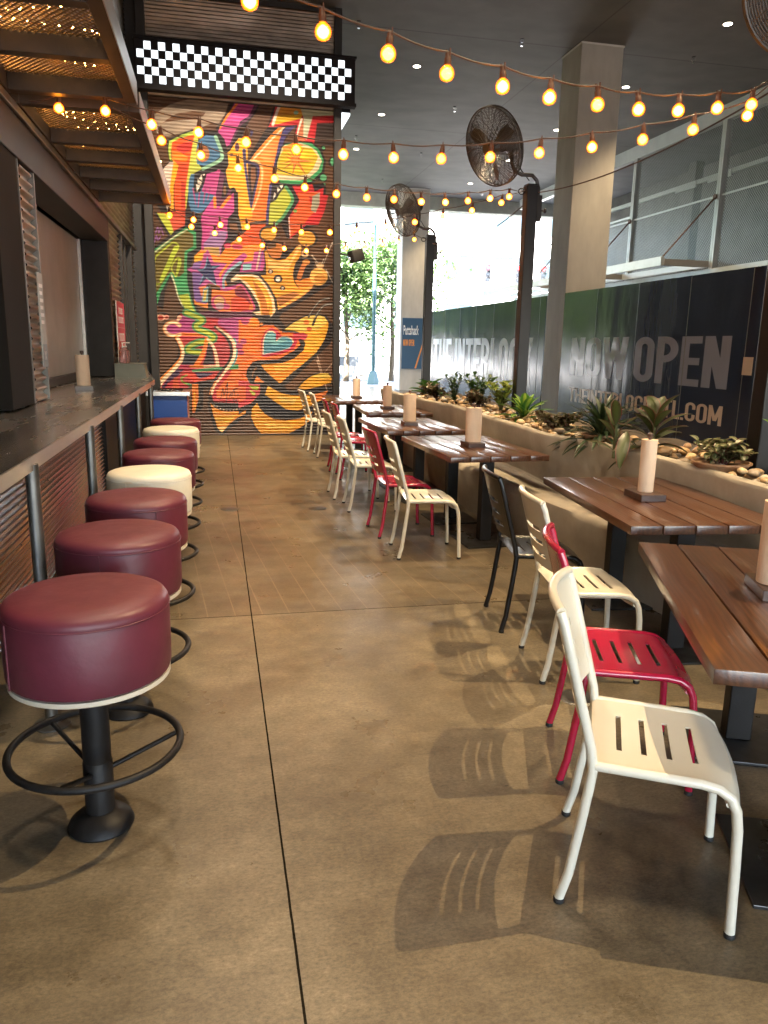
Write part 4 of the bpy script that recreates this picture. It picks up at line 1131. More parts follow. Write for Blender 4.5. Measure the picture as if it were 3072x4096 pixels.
festoon_pts('farthest festoon string, hanging before the mural to the far fan pole', (-.46, 9.2, 3.05), T1, [(0, 2.95), (.29, 2.86), (.61, 2.83), (.97, 2.8), (1.34, 2.77), (1.7, 2.77), (2.08, 2.78), (2.46, 2.82), (2.83, 2.89), (3.22, 2.95), (3.61, 3.02), (3.98, 3.1), (4.35, 3.17)])

# plain cable between the pole tops
def cable(label, A, B, sag):
    A = Vector(A); B = Vector(B)
    P = [(B - A) * (i / 30) + Vector((0, 0, -4 * sag * (i / 30) * (1 - i / 30))) for i in range(31)]
    return tag(MB().tube(P, .006, 7).obj('cable', MT['cable'], None, 60, loc=A), label, 'cable', 'plain cables between the fan poles')
cable('thin plain cable from the middle fan pole to the right fan pole', (3.37, 8.0, 3.2), (3.37, 4.17, 3.2), .12)
cable('thin plain cable sagging between the far fan pole and the middle one', (3.33, 11.95, 3.15), (3.33, 8.15, 3.15), .18)

# ================================================================= POLES AND FANS
MT['pole'] = M('black_pole', (.010, .009, .009), .38, 0, var=.2, vs=3, spec=.3)
MT['fan_wire'] = M('fan_guard', (.065, .058, .052), .4, .5)
MT['fan_blade'] = M('fan_blade', (.13, .12, .11), .35, .6)
MT['fan_body'] = M('fan_motor', (.035, .028, .024), .3, .4, coat=.3)
pole_label = {4.10: 'square black fan pole at the right edge beside the hoarding end', 8.05: 'square black fan pole in the middle of the planter', 12.0: 'farthest square black fan pole, near the poster of a far column'}
for y in (4.10, 8.05, 12.0):
    t = thing('fan_pole', pole_label[y], 'pole', (3.3, y, 0), 0, 'square black steel poles standing in the planter')
    MB().bb(-.062, .062, -.062, .062, .84, 3.27, .008).obj('shaft', MT['pole'], t)
    MB().bb(-.058, .058, -.058, .058, 3.271, 3.283, .004).obj('cap', MT['pole'], t)
    MB().bb(-.12, .12, -.12, .12, .83, .845, .003).obj('base_plate', MT['pole'], t)
    MB().tube([(-.065 - .035 * (1 - cos(a * pi / 5)) , 0, 3.21 + .03 * sin(a * pi / 5)) for a in range(10)], .006, 6, closed=True).obj('eye_hook', MT['pole'], t)

def make_fan():
    t = thing('wall_fan', 'x', 'fan', (0, 0, 0), 0, 'caged industrial fans clamped on the poles')
    # frame: pole top at origin (z=0 is pole top). arm rises to the motor
    arm = [(.085, 0, -.30), (.085, 0, -.05), (.06, 0, .03), (0, -.02, .07), (-.12, -.03, .065), (-.20, -.03, .10), (-.235, -.03, .17), (-.245, -.03, .30)]
    MB().tube(arm, .021, 12).obj('arm', MT['fan_body'], t, 60)
    MB().bb(.067, .125, -.035, .035, -.38, -.12, .006).obj('clamp', MT['fan_body'], t)
    MB().lathe([(.008, 0), (.008, .04), (.024, .042), (.026, .055), (.018, .064)], 14, (.125, 0, -.27), Matrix.Rotation(pi / 2, 3, 'Y')).obj('knob', MT['fan_body'], t, 40)
    ax = Vector((-.86, -.36, -.36)).normalized()
    c = Vector((-.46, -.10, .30))
    Rm = ax.to_track_quat('Z', 'Y').to_matrix()
    R_ = .375
    g = MB()
    # rim rings and guard rings front/back
    def ring(r, z, wr, n=44):
        g.tube([c + Rm @ Vector((r * cos(2 * pi * k / n), r * sin(2 * pi * k / n), z)) for k in range(n)], wr, 5, closed=True)
    for z in (-.02, .035): ring(R_, z, .0075)
    def dome(r, side):  # guard depth
        return .035 + .075 * (1 - (r / R_) ** 2.2) if side > 0 else -.02 - .085 * (1 - (r / R_) ** 2.6)
    for side in (1, -1):
        for i in range(3, 30):
            r = R_ * i / 30
            ring(r, dome(r, side), .0026)
        for k in range(22):
            a = 2 * pi * k / 22
            tw = .25 * side
            g.tube([c + Rm @ Vector((r * cos(a + tw * r / R_), r * sin(a + tw * r / R_), dome(r, side))) for r in (.04, .12, .2, .28, .34, R_)], .0034, 5)
        g.lathe([(.001, 0), (.055, 0), (.055, .006), (.001, .006)], 20, c + Rm @ Vector((0, 0, dome(0, side))), Rm)
    g.obj('guard', MT['fan_wire'], t, 60)
    bl_ = MB()
    for k in range(3):
        a0 = 2 * pi * k / 3 + .4
        def fn(u, v, a0=a0):
            r = .05 + .27 * u
            wv = (.08 + .16 * sin(pi * min(1, u * .8 + .15)))
            a = a0 + (v - .5) * wv * 2.4
            return c + Rm @ Vector((r * cos(a), r * sin(a), .02 + (v - .5) * .06 * (1 - .3 * u)))
        bl_.sheet(fn, [i / 8 for i in range(9)], [i / 6 for i in range(7)], (), .002)
    bl_.lathe([(.001, .045), (.05, .04), (.06, .0), (.06, -.02), (.001, -.02)][::-1], 20, c, Rm)
    bl_.obj('blades', MT['fan_blade'], t, 50)
    mo = MB().lathe([(.001, -.36), (.06, -.355), (.085, -.33), (.09, -.20), (.095, -.17), (.075, -.125), (.075, -.108), (.001, -.108)], 28, c, Rm)
    mo.obj('motor', MT['fan_body'], t, 40)
    mf = MB()
    for k in range(24):
        a = 2 * pi * k / 24
        mf.box(c + Rm @ Vector((.093 * cos(a), .093 * sin(a), -.26)), (.008, .004, .11), Rm @ Matrix.Rotation(a, 3, 'Z'))
    mf.obj('cooling_fins', MT['fan_wire'], t)
    MB().tube([c + Rm @ Vector((0, 0, -.24)), c + Rm @ Vector((0, -.02, -.24)) + Vector((0, 0, -.12)), Vector((-.245, -.03, .22))], .02, 10).obj('bracket', MT['fan_body'], t, 60)
    MB().tube([c + Rm @ Vector((0, 0, -.34)), Vector((-.16, .05, .22)), Vector((-.10, .03, .12)), Vector((-.02, 0, .02))], .006, 6).obj('power_cord', MT['rubber'], t, 60)
    return t
fan = make_fan()
fan['label'] = 'middle caged fan on the pole left of the big concrete column'; fan.location = (3.3, 8.05, 3.3)
f2 = dup(fan, None, (3.3, 12.0, 3.3), label='farthest caged fan, smaller in view in front of a distant column')
f3 = dup(fan, None, (3.3, 4.10, 3.3), label='nearest caged fan cut off at the top right corner')
f3.rotation_euler = (0, 0, rad(42)); f3.location.z = 3.15

# ================================================================= BAR STOOLS
def make_stool(kind):
    t = thing('bar_stool', 'x', 'bar stool', (0, 0, 0), 0, 'round padded bar stools along the counter')
    sm = MT['vinyl_red'] if kind == 'red' else MT['vinyl_cream']
    prof = [(.001, .560), (.232, .560), (.246, .566), (.251, .583), (.252, .64), (.252, .772), (.2505, .778), (.2515, .781), (.249, .796), (.240, .810), (.220, .819), (.16, .825), (.08, .827), (.001, .827)]
    s = MB().lathe(prof, 56).obj('seat', sm, t, 50)
    MB().tube([(.2525 * cos(2 * pi * k / 56), .2525 * sin(2 * pi * k / 56), .778) for k in range(56)], .0022, 6, closed=True).obj('seam', sm, s, 60)
    MB().tube([(.2535 * cos(2.4), .2535 * sin(2.4) * -1, z) for z in (.57, .63, .7, .775)], .003, 6).obj('back_seam', sm, s, 60)
    MB().lathe([(.10, .541), (.242, .541), (.247, .545), (.247, .5595), (.10, .5595)], 48).obj('seat_ring', MT['piping'], t, 40)
    MB().lathe([(.045, .10), (.045, .541)], 32).obj('column', MT['black_steel'], t, 50)
    MB().lathe([(.0475, .05), (.0475, .235), (.046, .238), (.0455, .24)], 32).lathe([(.006, 0), (.006, .004), (.003, .005)], 8, (.03, -.0385, .16), Matrix.Rotation(pi / 2, 3, 'X')).obj('collar', MT['black_steel'], t, 40)
    MB().lathe([(.105, .0), (.107, .006), (.100, .022), (.075, .045), (.055, .055), (.048, .058), (.001, .058)], 40).obj('base', MT['black_steel'], t, 40)
    MB().tube([(.268 * cos(2 * pi * k / 48), .268 * sin(2 * pi * k / 48), .292) for k in range(48)], .0125, 12, closed=True).obj('footring', MT['black_steel'], t, 60)
    for a in (rad(20), rad(140), rad(260)):
        MB().tube([(.045 * cos(a), .045 * sin(a), .205), (.262 * cos(a), .262 * sin(a), .286)], .0085, 10).obj('spoke', MT['black_steel'], t, 60)
    return t
sr = make_stool('red'); sc_ = make_stool('cream')
stools = [(2.43, 'r', 'nearest oxblood red bar stool in the lower left'), (3.26, 'r', 'oxblood red bar stool directly behind the nearest one'),
          (4.03, 'r', 'third oxblood red bar stool from the camera, just before the nearer cream stool'), (4.83, 'c', 'nearer of the two cream bar stools'),
          (5.64, 'r', 'oxblood red bar stool just beyond the nearer cream stool'), (6.42, 'r', 'oxblood red bar stool just before the farther cream stool'),
          (7.25, 'c', 'farther of the two cream bar stools'), (8.05, 'r', 'farthest oxblood red bar stool, in front of the blue cart')]
used = set()
for i, (y, k, lab) in enumerate(stools):
    p = sr if k == 'r' else sc_
    if k in used: dup(p, None, (-.42, y, 0), rz=rad(37 * i), label=lab)
    else:
        used.add(k); p.location = (-.42, y, 0); p['label'] = lab
        p.rotation_euler = (0, 0, rad(-8) if k == 'r' else rad(20))

# ================================================================= CHAIRS
def make_chair(col):
    mt = MT[col]
    t = thing('slotted_chair', 'x', 'chair', (0, 0, 0), 0, 'slotted metal chairs along the tables')
    W = .215; r = .0145
    # local frame: +X forward, Y sideways, origin under the middle of the rear feet line
    def bow(v, amp): return -amp * (1 - v * v)       # v in -1..1 ; bows backwards
    def back_x(z):   # rear frame line
        return .055 - (z - .46) * .27 if z > .46 else .055 - ((.46 - z) / .46) ** 1.15 * .060
    for s in (-1, 1):
        P = [(0.0 - .012, s * (W + .008), .014)] + [(back_x(z), s * (W + (.008 if z < .2 else .004 if z < .4 else 0)), z) for z in (.10, .20, .30, .38, .44, .50, .58, .68, .78, .86)]
        P += [(back_x(.893) - .004, s * (W - .004), .893)]
        MB().tube(P, r, 14).obj('rear_leg', mt, t, 60)
        MB().lathe([(.0148, 0), (.0158, .002), (.0158, .015), (.0148, .016)], 14, (-.012, s * (W + .008), 0)).obj('foot_cap', MT['rubber'], t, 50)
        fx = .455
        P = [(.058, s * W, .452), (.20, s * W, .450), (.34, s * W, .448), (.385, s * (W + .001), .441), (.418, s * (W + .002), .42), (.434, s * (W + .003), .385), (.442, s * (W + .005), .33), (.449, s * (W + .008), .18), (fx, s * (W + .01), .014)]
        MB().tube(P, r, 14).obj('front_leg', mt, t, 60)
        MB().lathe([(.0148, 0), (.0158, .002), (.0158, .015), (.0148, .016)], 14, (fx, s * (W + .01), 0)).obj('foot_cap', MT['rubber'], t, 50)
    # seat pan with four crosswise slots, rolled front
    prof = [(.045, .449), (.06, .457), (.10, .4585), (.20, .456), (.30, .454), (.36, .452), (.392, .446), (.418, .431), (.436, .405), (.441, .385)]
    def sfn(u, v):
        # u along depth (arc index), v across -1..1
        i = min(int(u), len(prof) - 2); f = u - i
        x = prof[i][0] * (1 - f) + prof[i + 1][0] * f; z = prof[i][1] * (1 - f) + prof[i + 1][1] * f
        dip = -.010 * (1 - v * v) * sin(pi * min(1, u / 6.5)) if u < 6.5 else 0
        bowf = .018 * (1 - v * v) if u > 6.5 else 0
        return Vector((x + bowf, v * (W - .002), z + dip))
    # x grid that isolates the slots
    def u_of_x(x):
        for i in range(len(prof) - 1):
            if prof[i][0] <= x <= prof[i + 1][0]: return i + (x - prof[i][0]) / (prof[i + 1][0] - prof[i][0])
        return len(prof) - 1
    us = [0, 1, 2]; hs = []
    for xc in (.125, .195, .265, .335):
        us += [u_of_x(xc - .008), u_of_x(xc + .008)]
    us += [u_of_x(.36), 6, 6.5, 7, 7.5, 8, 8.5, 9]
    us = sorted(set(round(u, 4) for u in us))
    vs = [-1, -.9, -.75, -.56, -.52, -.3, -.1, .1, .3, .52, .56, .75, .9, 1]
    holes = set()
    for xc in (.125, .195, .265, .335):
        a = us.index(round(u_of_x(xc - .008), 4))
        for j in range(len(vs) - 1):
            if vs[j] >= -.53 and vs[j + 1] <= .53: holes.add((a, j))
    MB().sheet(lambda u, v: sfn(u, v), us, vs, holes, .005).obj('seat', mt, t, 35)
    # back panel, bowed, three slots
    def bfn(h, v):
        return Vector((back_x(h) + bow(v, .038) - .001, v * (W - .003), h + (.010 * (1 - v * v) if h > .88 else 0) + (-.018 * (1 - v * v) * 0)))
    hsl = [.552, .56, .603, .625, .671, .693, .739, .761, .82, .87, .893]
    vs2 = [-1, -.92, -.8, -.66, -.62, -.4, -.2, 0, .2, .4, .62, .66, .8, .92, 1]
    holes = set()
    for h0 in (.603, .671, .739):
        a = hsl.index(h0)
        for j in range(len(vs2) - 1):
            if vs2[j] >= -.63 and vs2[j + 1] <= .63: holes.add((a, j))
    bk = MB().sheet(bfn, hsl, vs2, holes, .005).obj('backrest', mt, t, 35)
    MB().tube([bfn(.893, v) + Vector((0, 0, 0)) for v in (-1, -.8, -.55, -.28, 0, .28, .55, .8, 1)], .0142, 12).obj('top_rail', mt, bk, 60)
    MB().tube([(.415, v * (W + .003), .40 - .02 * (1 - v * v)) for v in (-1, -.5, 0, .5, 1)], .009, 8).obj('brace', mt, t, 60)
    return t
protos = {k: make_chair(k) for k in ('cream_paint', 'red_paint', 'black_paint')}
# near rear foot, far rear foot  ->  position and heading
chairs = [
    ('cream_paint', (.956, 1.778), (1.174, 2.185), 'nearest cream chair, turned slightly, in the lower right corner'),
    ('red_paint', (1.231, 2.359), (1.387, 2.801), 'nearest red chair, between two cream chairs by the closest table'),
    ('cream_paint', (1.527, 3.185), (1.601, 3.643), 'cream chair between the nearest red chair and the black chair'),
    ('black_paint', (1.572, 3.870), (1.638, 4.308), 'the only black chair, beside the second nearest table'),
    ('cream_paint', (1.335, 5.419), (1.376, 5.880), 'cream chair at the near end of the third table, with its seat fully in view'),
    ('red_paint', (1.325, 6.091), (1.310, 6.534), 'red chair pushed behind the cream one at the third table'),
    ('cream_paint', (1.24, 7.13), (1.26, 7.58), 'cream chair at the near side of the fourth table'),
    ('cream_paint', (1.19, 7.76), (1.19, 8.20), 'cream chair at the far side of the fourth table'),
    ('red_paint', (1.44, 8.92), (1.46, 9.38), 'nearer red chair at the fifth table'),
    ('red_paint', (1.40, 9.53), (1.44, 9.97), 'farther red chair at the fifth table'),
    ('cream_paint', (1.40, 10.76), (1.41, 11.22), 'cream chair second from the mural wall'),
    ('cream_paint', (1.34, 11.47), (1.31, 11.89), 'farthest cream chair, right against the painted wall'),
]
used = set()
for k, a, b_, lab in chairs:
    mx, my = (a[0] + b_[0]) / 2, (a[1] + b_[1]) / 2
    ang = math.atan2(b_[1] - a[1], b_[0] - a[0]) - pi / 2
    p = protos[k]
    if k in used: dup(p, None, (mx, my, 0), rz=ang, label=lab)
    else:
        used.add(k); p.location = (mx, my, 0); p.rotation_euler = (0, 0, ang); p['label'] = lab

# ================================================================= TABLES
def wood_mat():
    mt = bpy.data.materials.new('stained_oak'); mt.use_nodes = True
    t = mt.node_tree; b = t.nodes['Principled BSDF']
    tc = N(t, 'ShaderNodeTexCoord'); oi = N(t, 'ShaderNodeObjectInfo')
    ad = N(t, 'ShaderNodeVectorMath', operation='ADD'); t.links.new(tc.outputs['Object'], ad.inputs[0])
    sc2 = N(t, 'ShaderNodeVectorMath', operation='SCALE'); t.links.new(oi.outputs['Location'], sc2.inputs[0]); sc2.inputs['Scale'].default_value = 3.7
    ad2 = N(t, 'ShaderNodeVectorMath', operation='ADD'); t.links.new(ad.outputs[0], ad2.inputs[0]); t.links.new(sc2.outputs[0], ad2.inputs[1])
    mp = N(t, 'ShaderNodeMapping'); mp.inputs['Scale'].default_value = (1, .16, 1); t.links.new(ad2.outputs[0], mp.inputs[0])
    wv = N(t, 'ShaderNodeTexWave'); wv.bands_direction = 'X'; wv.inputs['Scale'].default_value = 14; wv.inputs['Distortion'].default_value = 9; wv.inputs['Detail'].default_value = 3; wv.inputs['Detail Scale'].default_value = 1.2
    t.links.new(mp.outputs[0], wv.inputs[0])
    nz = N(t, 'ShaderNodeTexNoise'); nz.inputs['Scale'].default_value = 4; nz.inputs['Detail'].default_value = 5; t.links.new(mp.outputs[0], nz.inputs[0])
    mp2 = N(t, 'ShaderNodeMapping'); mp2.inputs['Scale'].default_value = (1, .05, 1); t.links.new(ad2.outputs[0], mp2.inputs[0])
    fn_ = N(t, 'ShaderNodeTexNoise'); fn_.inputs['Scale'].default_value = 190; fn_.inputs['Detail'].default_value = 3; t.links.new(mp2.outputs[0], fn_.inputs[0])
    r = N(t, 'ShaderNodeValToRGB'); r.color_ramp.elements[0].color = (.026, .0115, .007, 1); r.color_ramp.elements[1].color = (.125, .047, .019, 1)
    s = math_(t, 'ADD', math_(t, 'MULTIPLY', wv.outputs[0], .35), math_(t, 'MULTIPLY', nz.outputs[0], .6))
    t.links.new(s, r.inputs[0]); t.links.new(r.outputs[0], b.inputs['Base Color'])
    b.inputs['Roughness'].default_value = .33; b.inputs['Coat Weight'].default_value = .6; b.inputs['Coat Roughness'].default_value = .16
    h = math_(t, 'ADD', math_(t, 'MULTIPLY', wv.outputs[0], .4), math_(t, 'MULTIPLY', fn_.outputs[0], .8))
    bp = N(t, 'ShaderNodeBump'); bp.inputs['Strength'].default_value = .22; bp.inputs['Distance'].default_value = .004
    t.links.new(h, bp.inputs['Height']); t.links.new(bp.outputs[0], b.inputs['Normal'])
    return mt
MT['oak'] = wood_mat()
MT['plate'] = M('base_plate_steel', (.055, .055, .055), .34, .7, var=.3, vs=6, rvar=.08)
def make_table():
    t = thing('dining_table', 'x', 'table', (0, 0, 0), 0, 'plank topped tables along the bench')
    W = .845; L = 1.40; n = 5; pw = W / n
    for k in range(n):
        x = -W / 2 + pw * (k + .5)
        o = MB().box((0, 0, 0), (pw - .007, L, .046), None, .004).obj('plank', MT['oak'], t, 30)
        o.location = (x, 0, .737)
    MB().bb(-.36, .36, -.5, -.44, .688, .7135, .002).bb(-.36, .36, .44, .5, .688, .7135, .002).bb(-.09, .09, -.439, .439, .70, .7135).obj('under_frame', MT['black_steel'], t)
    for s in (-1, 1):
        c = MB()
        c.bb(-.05, .05, s * .42 - .045, s * .42 + .045, .013, .6995, .005)
        c.obj('pedestal', MT['black_steel'], t)
        MB().box((0, s * .42, .0065), (.44, .46, .012), None, .002).obj('base_plate', MT['plate'], t)
    return t
tb = make_table()
tabs = [((1.952, 2.169), rad(-22.4), 'nearest plank table, angled, cut off by the right edge'), ((2.455, 3.913), rad(-6.4), 'second nearest plank table with a thin towel roll'),
        ((2.15, 6.31), rad(2.4), 'third plank table, with the cream and red chairs'), ((2.06, 8.13), rad(1.9), 'fourth plank table from the camera'),
        ((2.296, 10.09), rad(-2), 'fifth plank table from the camera'), ((2.15, 12.11), rad(0), 'farthest plank table, bluish with daylight beside the mural')]
for i, (p, a, lab) in enumerate(tabs):
    if i == 0: tb.location = (*p, 0); tb.rotation_euler = (0, 0, a); tb['label'] = lab
    else: dup(tb, None, (*p, 0), rz=a, label=lab)

# towel holders
def make_holder(rr, h, thin=False):
    t = thing('paper_towel_holder', 'x', 'towel holder', (0, 0, 0), 0, 'wooden paper towel holders')
    MB().box((0, 0, .02), (.15, .22, .04), None, .003).obj('base', MT['block'], t)
    MB().tube([(0, 0, .04), (0, 0, .04 + h + .035)], .009, 10).lathe([(.012, 0), (.016, .006), (.016, .022), (.010, .028)], 14, (0, 0, .04 + h + .012)).obj('spindle', MT['block'], t, 40)
    r_ = MB()
    n = 40; prof = []
    for i in range(13):
        z = .042 + (h) * i / 12
        ring = []
        for k in range(n):
            a = 2 * pi * k / n
            q = rr * (1 + .016 * sin(a * 2 + z * 9) + .012 * sin(a * 5 + 2 + z * 14)) + (.004 if k == 7 else 0)
            ring.append((q * cos(a), q * sin(a), z))
        prof += ring
    F = [(i * n + k, i * n + (k + 1) % n, (i + 1) * n + (k + 1) % n, (i + 1) * n + k) for i in range(12) for k in range(n)]
    F += [tuple(range(n - 1, -1, -1)), tuple(12 * n + k for k in range(n))]
    r_.add(prof, F)
    # loose end of the sheet
    r_.sheet(lambda u, v: Vector(((rr + .001 + .006 * u) * cos(.9 - u * .5), (rr + .001 + .006 * u) * sin(.9 - u * .5), .045 + (h - .03) * v)), [0, .33, .66, 1], [0, .25, .5, .75, 1], (), .0008)
    r_.obj('towel_roll', MT['kraft'], t, 50)
    return t
hf = make_holder(.068, .29); ht = make_holder(.044, .30); hs_ = make_holder(.058, .27)
TZ = .7605
hl = [(hf, (1.93, 2.23), rad(-22), 'paper towel holder on the nearest table, at the right edge'),
      (ht, (2.41, 3.90), rad(-4), 'thin nearly used paper towel roll on the second table'),
      (hf, (2.15, 6.22), rad(2), 'thick paper towel roll on the third table'),
      (hf, (2.03, 7.99), rad(-3), 'paper towel roll with a ragged top on the fourth table'),
      (hs_, (2.24, 10.05), rad(2), 'paper towel roll on the fifth table'),
      (hs_, (2.18, 12.05), rad(0), 'paper towel roll on the farthest table')]
used = set()
for p, xy, a, lab in hl:
    if p.name in used: dup(p, None, (*xy, TZ), rz=a, label=lab)
    else: used.add(p.name); p.location = (*xy, TZ); p.rotation_euler = (0, 0, a); p['label'] = lab
dup(hs_, None, (-1.17, 7.35, 1.1505), rz=rad(10), label='paper towel holder standing on the steel bar counter')
ringm = MB().tube([(.055 * cos(2 * pi * k / 28), 0, .055 * sin(2 * pi * k / 28)) for k in range(28)], .008, 8, closed=True)
ro = tag(ringm.obj('ring_handle', MT['pipe'], None, 60, loc=(2.27, 12.05, TZ + .41)), 'round metal ring handle above the towel roll on the farthest table', 'ring')

# ================================================================= BENCH AND PLANTER
bt = thing('planter_bench', 'long cast concrete bench with a planter bed behind it', 'planter', (2.8, 7, 0))
def bch(mb, n, mt, smooth=None):
    o = mb.obj(n, mt, bt, smooth); o.matrix_parent_inverse = Matrix.Translation((-2.8, -7, 0)); return o
ZT = .90
def bx_front(y):     # front edge of the back wall at the top
    P = [(-2, 2.95), (2.0, 2.95), (3.4, 2.83), (4.53, 2.87), (5.20, 2.80), (5.67, 2.46), (5.97, 2.60), (7.0, 2.74), (8.0, 2.74), (9.0, 2.79), (10.24, 2.67), (11.0, 2.62), (13.0, 2.66)]
    P = [(-2, 2.95), (2.0, 2.95), (3.4, 2.84), (4.53, 2.88), (5.3, 2.83), (5.97, 2.66), (6.6, 2.70), (7.55, 2.72), (8.3, 2.78), (9.0, 2.79), (9.7, 2.70), (10.24, 2.66), (11.0, 2.62), (13.0, 2.66)]
    for (a, xa), (b, xb) in zip(P, P[1:]):
        if a <= y <= b: return xa + (xb - xa) * (y - a) / (b - a)
    return P[-1][1]
def seat_front(y):
    P = [(-2, 3.2), (1.5, 3.0), (3.0, 2.62), (4.4, 2.56), (5.4, 2.46), (6.4, 2.42), (7.2, 2.36), (9.16, 2.44), (10.4, 2.42), (13, 2.42)]
    for (a, xa), (b, xb) in zip(P, P[1:]):
        if a <= y <= b: return xa + (xb - xa) * (y - a) / (b - a)
    return P[-1][1]
ys = [-2 + i * .12 for i in range(int((12.6 + 2) / .12) + 1)]
def prof_at(y):
    xt, xs = bx_front(y), seat_front(y)
    wob = .008 * sin(y * 5.1) + .006 * sin(y * 11.3)
    xb = max(xt + .04, xs + .1)
    return [(xs + .07 + wob, 0), (xs + .03 + wob, .25), (xs + .0 + wob, .40), (xs + .012, .435), (xs + .045, .452), (min(xs + .2, xb - .02), .452), (xb + .05, .452), (xb + .06, .47),
            (xt + .045 + wob, .70), (xt + .008 + wob, ZT - .03), (xt + .018 + wob, ZT - .008), (xt + .035, ZT + .002 * sin(y * 7)), (xt + .075, ZT), (xt + .09, ZT - .012), (xt + .095, ZT - .10), (3.95, ZT - .10), (3.96, 0)]
V = []; F = []
np_ = 17
for i, y in enumerate(ys):
    V += [(x, y, z) for x, z in prof_at(y)]
for i in range(len(ys) - 1):
    for k in range(np_ - 1):
        F.append((i * np_ + k, i * np_ + k + 1, (i + 1) * np_ + k + 1, (i + 1) * np_ + k))
F.append(tuple(range(np_))); F.append(tuple(reversed([(len(ys) - 1) * np_ + k for k in range(np_)])))
mbb = MB(); mbb.add(V, F)
bch(mbb, 'bench', MT['concrete'], 40)
MT['soil'] = M('soil', (.05, .035, .022), .95, var=.4, vs=12, bump=.6, bs=40)
sm_ = MB().sheet(lambda u, v: Vector((bx_front(v) + .10 + u * (3.92 - bx_front(v) - .10), v, ZT - .062 + .012 * sin(v * 9 + u * 5))), [i / 8 for i in range(9)], ys[2:-1], (), 0)
so = sm_.obj('soil', MT['soil'], None, 60); tag(so, 'dark soil filling the planter bed', 'soil', kind='stuff')

# river stones
stone_cols = [(.42, .27, .13), (.50, .36, .20), (.33, .19, .09), (.46, .40, .31), (.28, .22, .16)]
stone_m = [M('river_stone', c, .45, var=.3, vs=18, coat=.15) for c in stone_cols]
rs = random.Random(11)
stone_me = []
for q in range(6):
    bm = bmesh.new(); bmesh.ops.create_icosphere(bm, subdivisions=3, radius=1)
    ph = rs.random() * 6
    for v in bm.verts:
        n_ = 1 + .10 * sin(v.co.x * 2.3 + ph) + .08 * sin(v.co.y * 2.9 + ph * 2) + .05 * sin(v.co.z * 4 + ph)
        v.co = Vector((v.co.x * n_, v.co.y * n_ * .72, v.co.z * n_ * .52))
    me = bpy.data.meshes.new('river_stone'); bm.to_mesh(me); bm.free()
    me.polygons.foreach_set('use_smooth', [True] * len(me.polygons))
    stone_me.append(me)
stone_mats = {}
plants_xy = [(3.05, 11.5), (2.95, 10.3), (3.0, 9.7), (3.05, 9.0), (3.15, 8.3), (3.05, 7.35), (3.05, 6.45), (3.1, 5.55), (3.15, 4.95), (3.1, 4.3)]
cnt = 0
placed = []
for tries in range(5200):
    y = 2.7 + rs.random() ** 1.15 * 8.6
    x = bx_front(y) + .13 + rs.random() ** 1.7 * .55
    sz = rs.uniform(.028, .056)
    lvl = 0
    near = [p for p in placed if (p[0] - x) ** 2 + (p[1] - y) ** 2 < (p[3] + sz) ** 2 * .62]
    if len(near) > 1: continue
    z = ZT - .04 + sz * .40 + (max(p[2] - (ZT - .05) for p in near) * .85 if near else 0)
    if z > ZT + .09: continue
    if abs(x - 3.3) < .1 and min(abs(y - q) for q in (4.1, 8.05)) < .1: continue
    placed.append((x, y, z, sz))
    me = stone_me[rs.randrange(6)]
    o = bpy.data.objects.new('river_stone', me); COL.objects.link(o)
    if not me.materials: me.materials.append(stone_m[0])
    o.material_slots[0].link = 'OBJECT'; o.material_slots[0].material = stone_m[rs.choice((0, 0, 0, 1, 1, 2, 3, 4))]
    o.location = (x, y, z); o.scale = (sz, sz, sz); o.rotation_euler = (rs.uniform(-.25, .25), rs.uniform(-.25, .25), rs.uniform(0, 6.3))
    tag(o, 'smooth tan river stone lying among the others in the planter bed', 'stone', 'river stones in the planter')
    cnt += 1
    if cnt >= 298: break

# ================================================================= PLANTS
def leaf_mat(name, c1, c2, edge=None, rough=.38, lw=.5):
    """blade colour runs from the midrib (uv u=.5) to the rim"""
    mt = bpy.data.materials.new(name); mt.use_nodes = True
    t = mt.node_tree; b = t.nodes['Principled BSDF']
    at = N(t, 'ShaderNodeAttribute'); at.attribute_name = 'lf'
    sep = N(t, 'ShaderNodeSeparateXYZ'); t.links.new(at.outputs['Vector'], sep.inputs[0])
    nz = N(t, 'ShaderNodeTexNoise'); nz.inputs['Scale'].default_value = 22
    tc = N(t, 'ShaderNodeTexCoord'); t.links.new(tc.outputs['Object'], nz.inputs[0])
    s = math_(t, 'ADD', sep.outputs[0], math_(t, 'MULTIPLY', math_(t, 'SUBTRACT', nz.outputs[0], .5), .5))
    r = N(t, 'ShaderNodeValToRGB'); e = r.color_ramp.elements
    e[0].position = lw - .15; e[0].color = (*c1, 1); e[1].position = lw + .15; e[1].color = (*c2, 1)
    t.links.new(s, r.inputs[0])
    src = r.outputs[0]
    if edge:
        x = N(t, 'ShaderNodeMix', data_type='RGBA'); t.links.new(src, x.inputs[6]); x.inputs[7].default_value = (*edge, 1)
        t.links.new(math_(t, 'GREATER_THAN', sep.outputs[0], .9), x.inputs[0]); src = x.outputs[2]
    t.links.new(src, b.inputs['Base Color']); b.inputs['Roughness'].default_value = rough
    tl = N(t, 'ShaderNodeBsdfTranslucent'); t.links.new(src, tl.inputs[0])
    mxs = N(t, 'ShaderNodeMixShader'); mxs.inputs[0].default_value = .25
    t.links.new(b.outputs[0], mxs.inputs[1]); t.links.new(tl.outputs[0], mxs.inputs[2])
    t.links.new(mxs.outputs[0], t.nodes['Material Output'].inputs[0])
    return mt

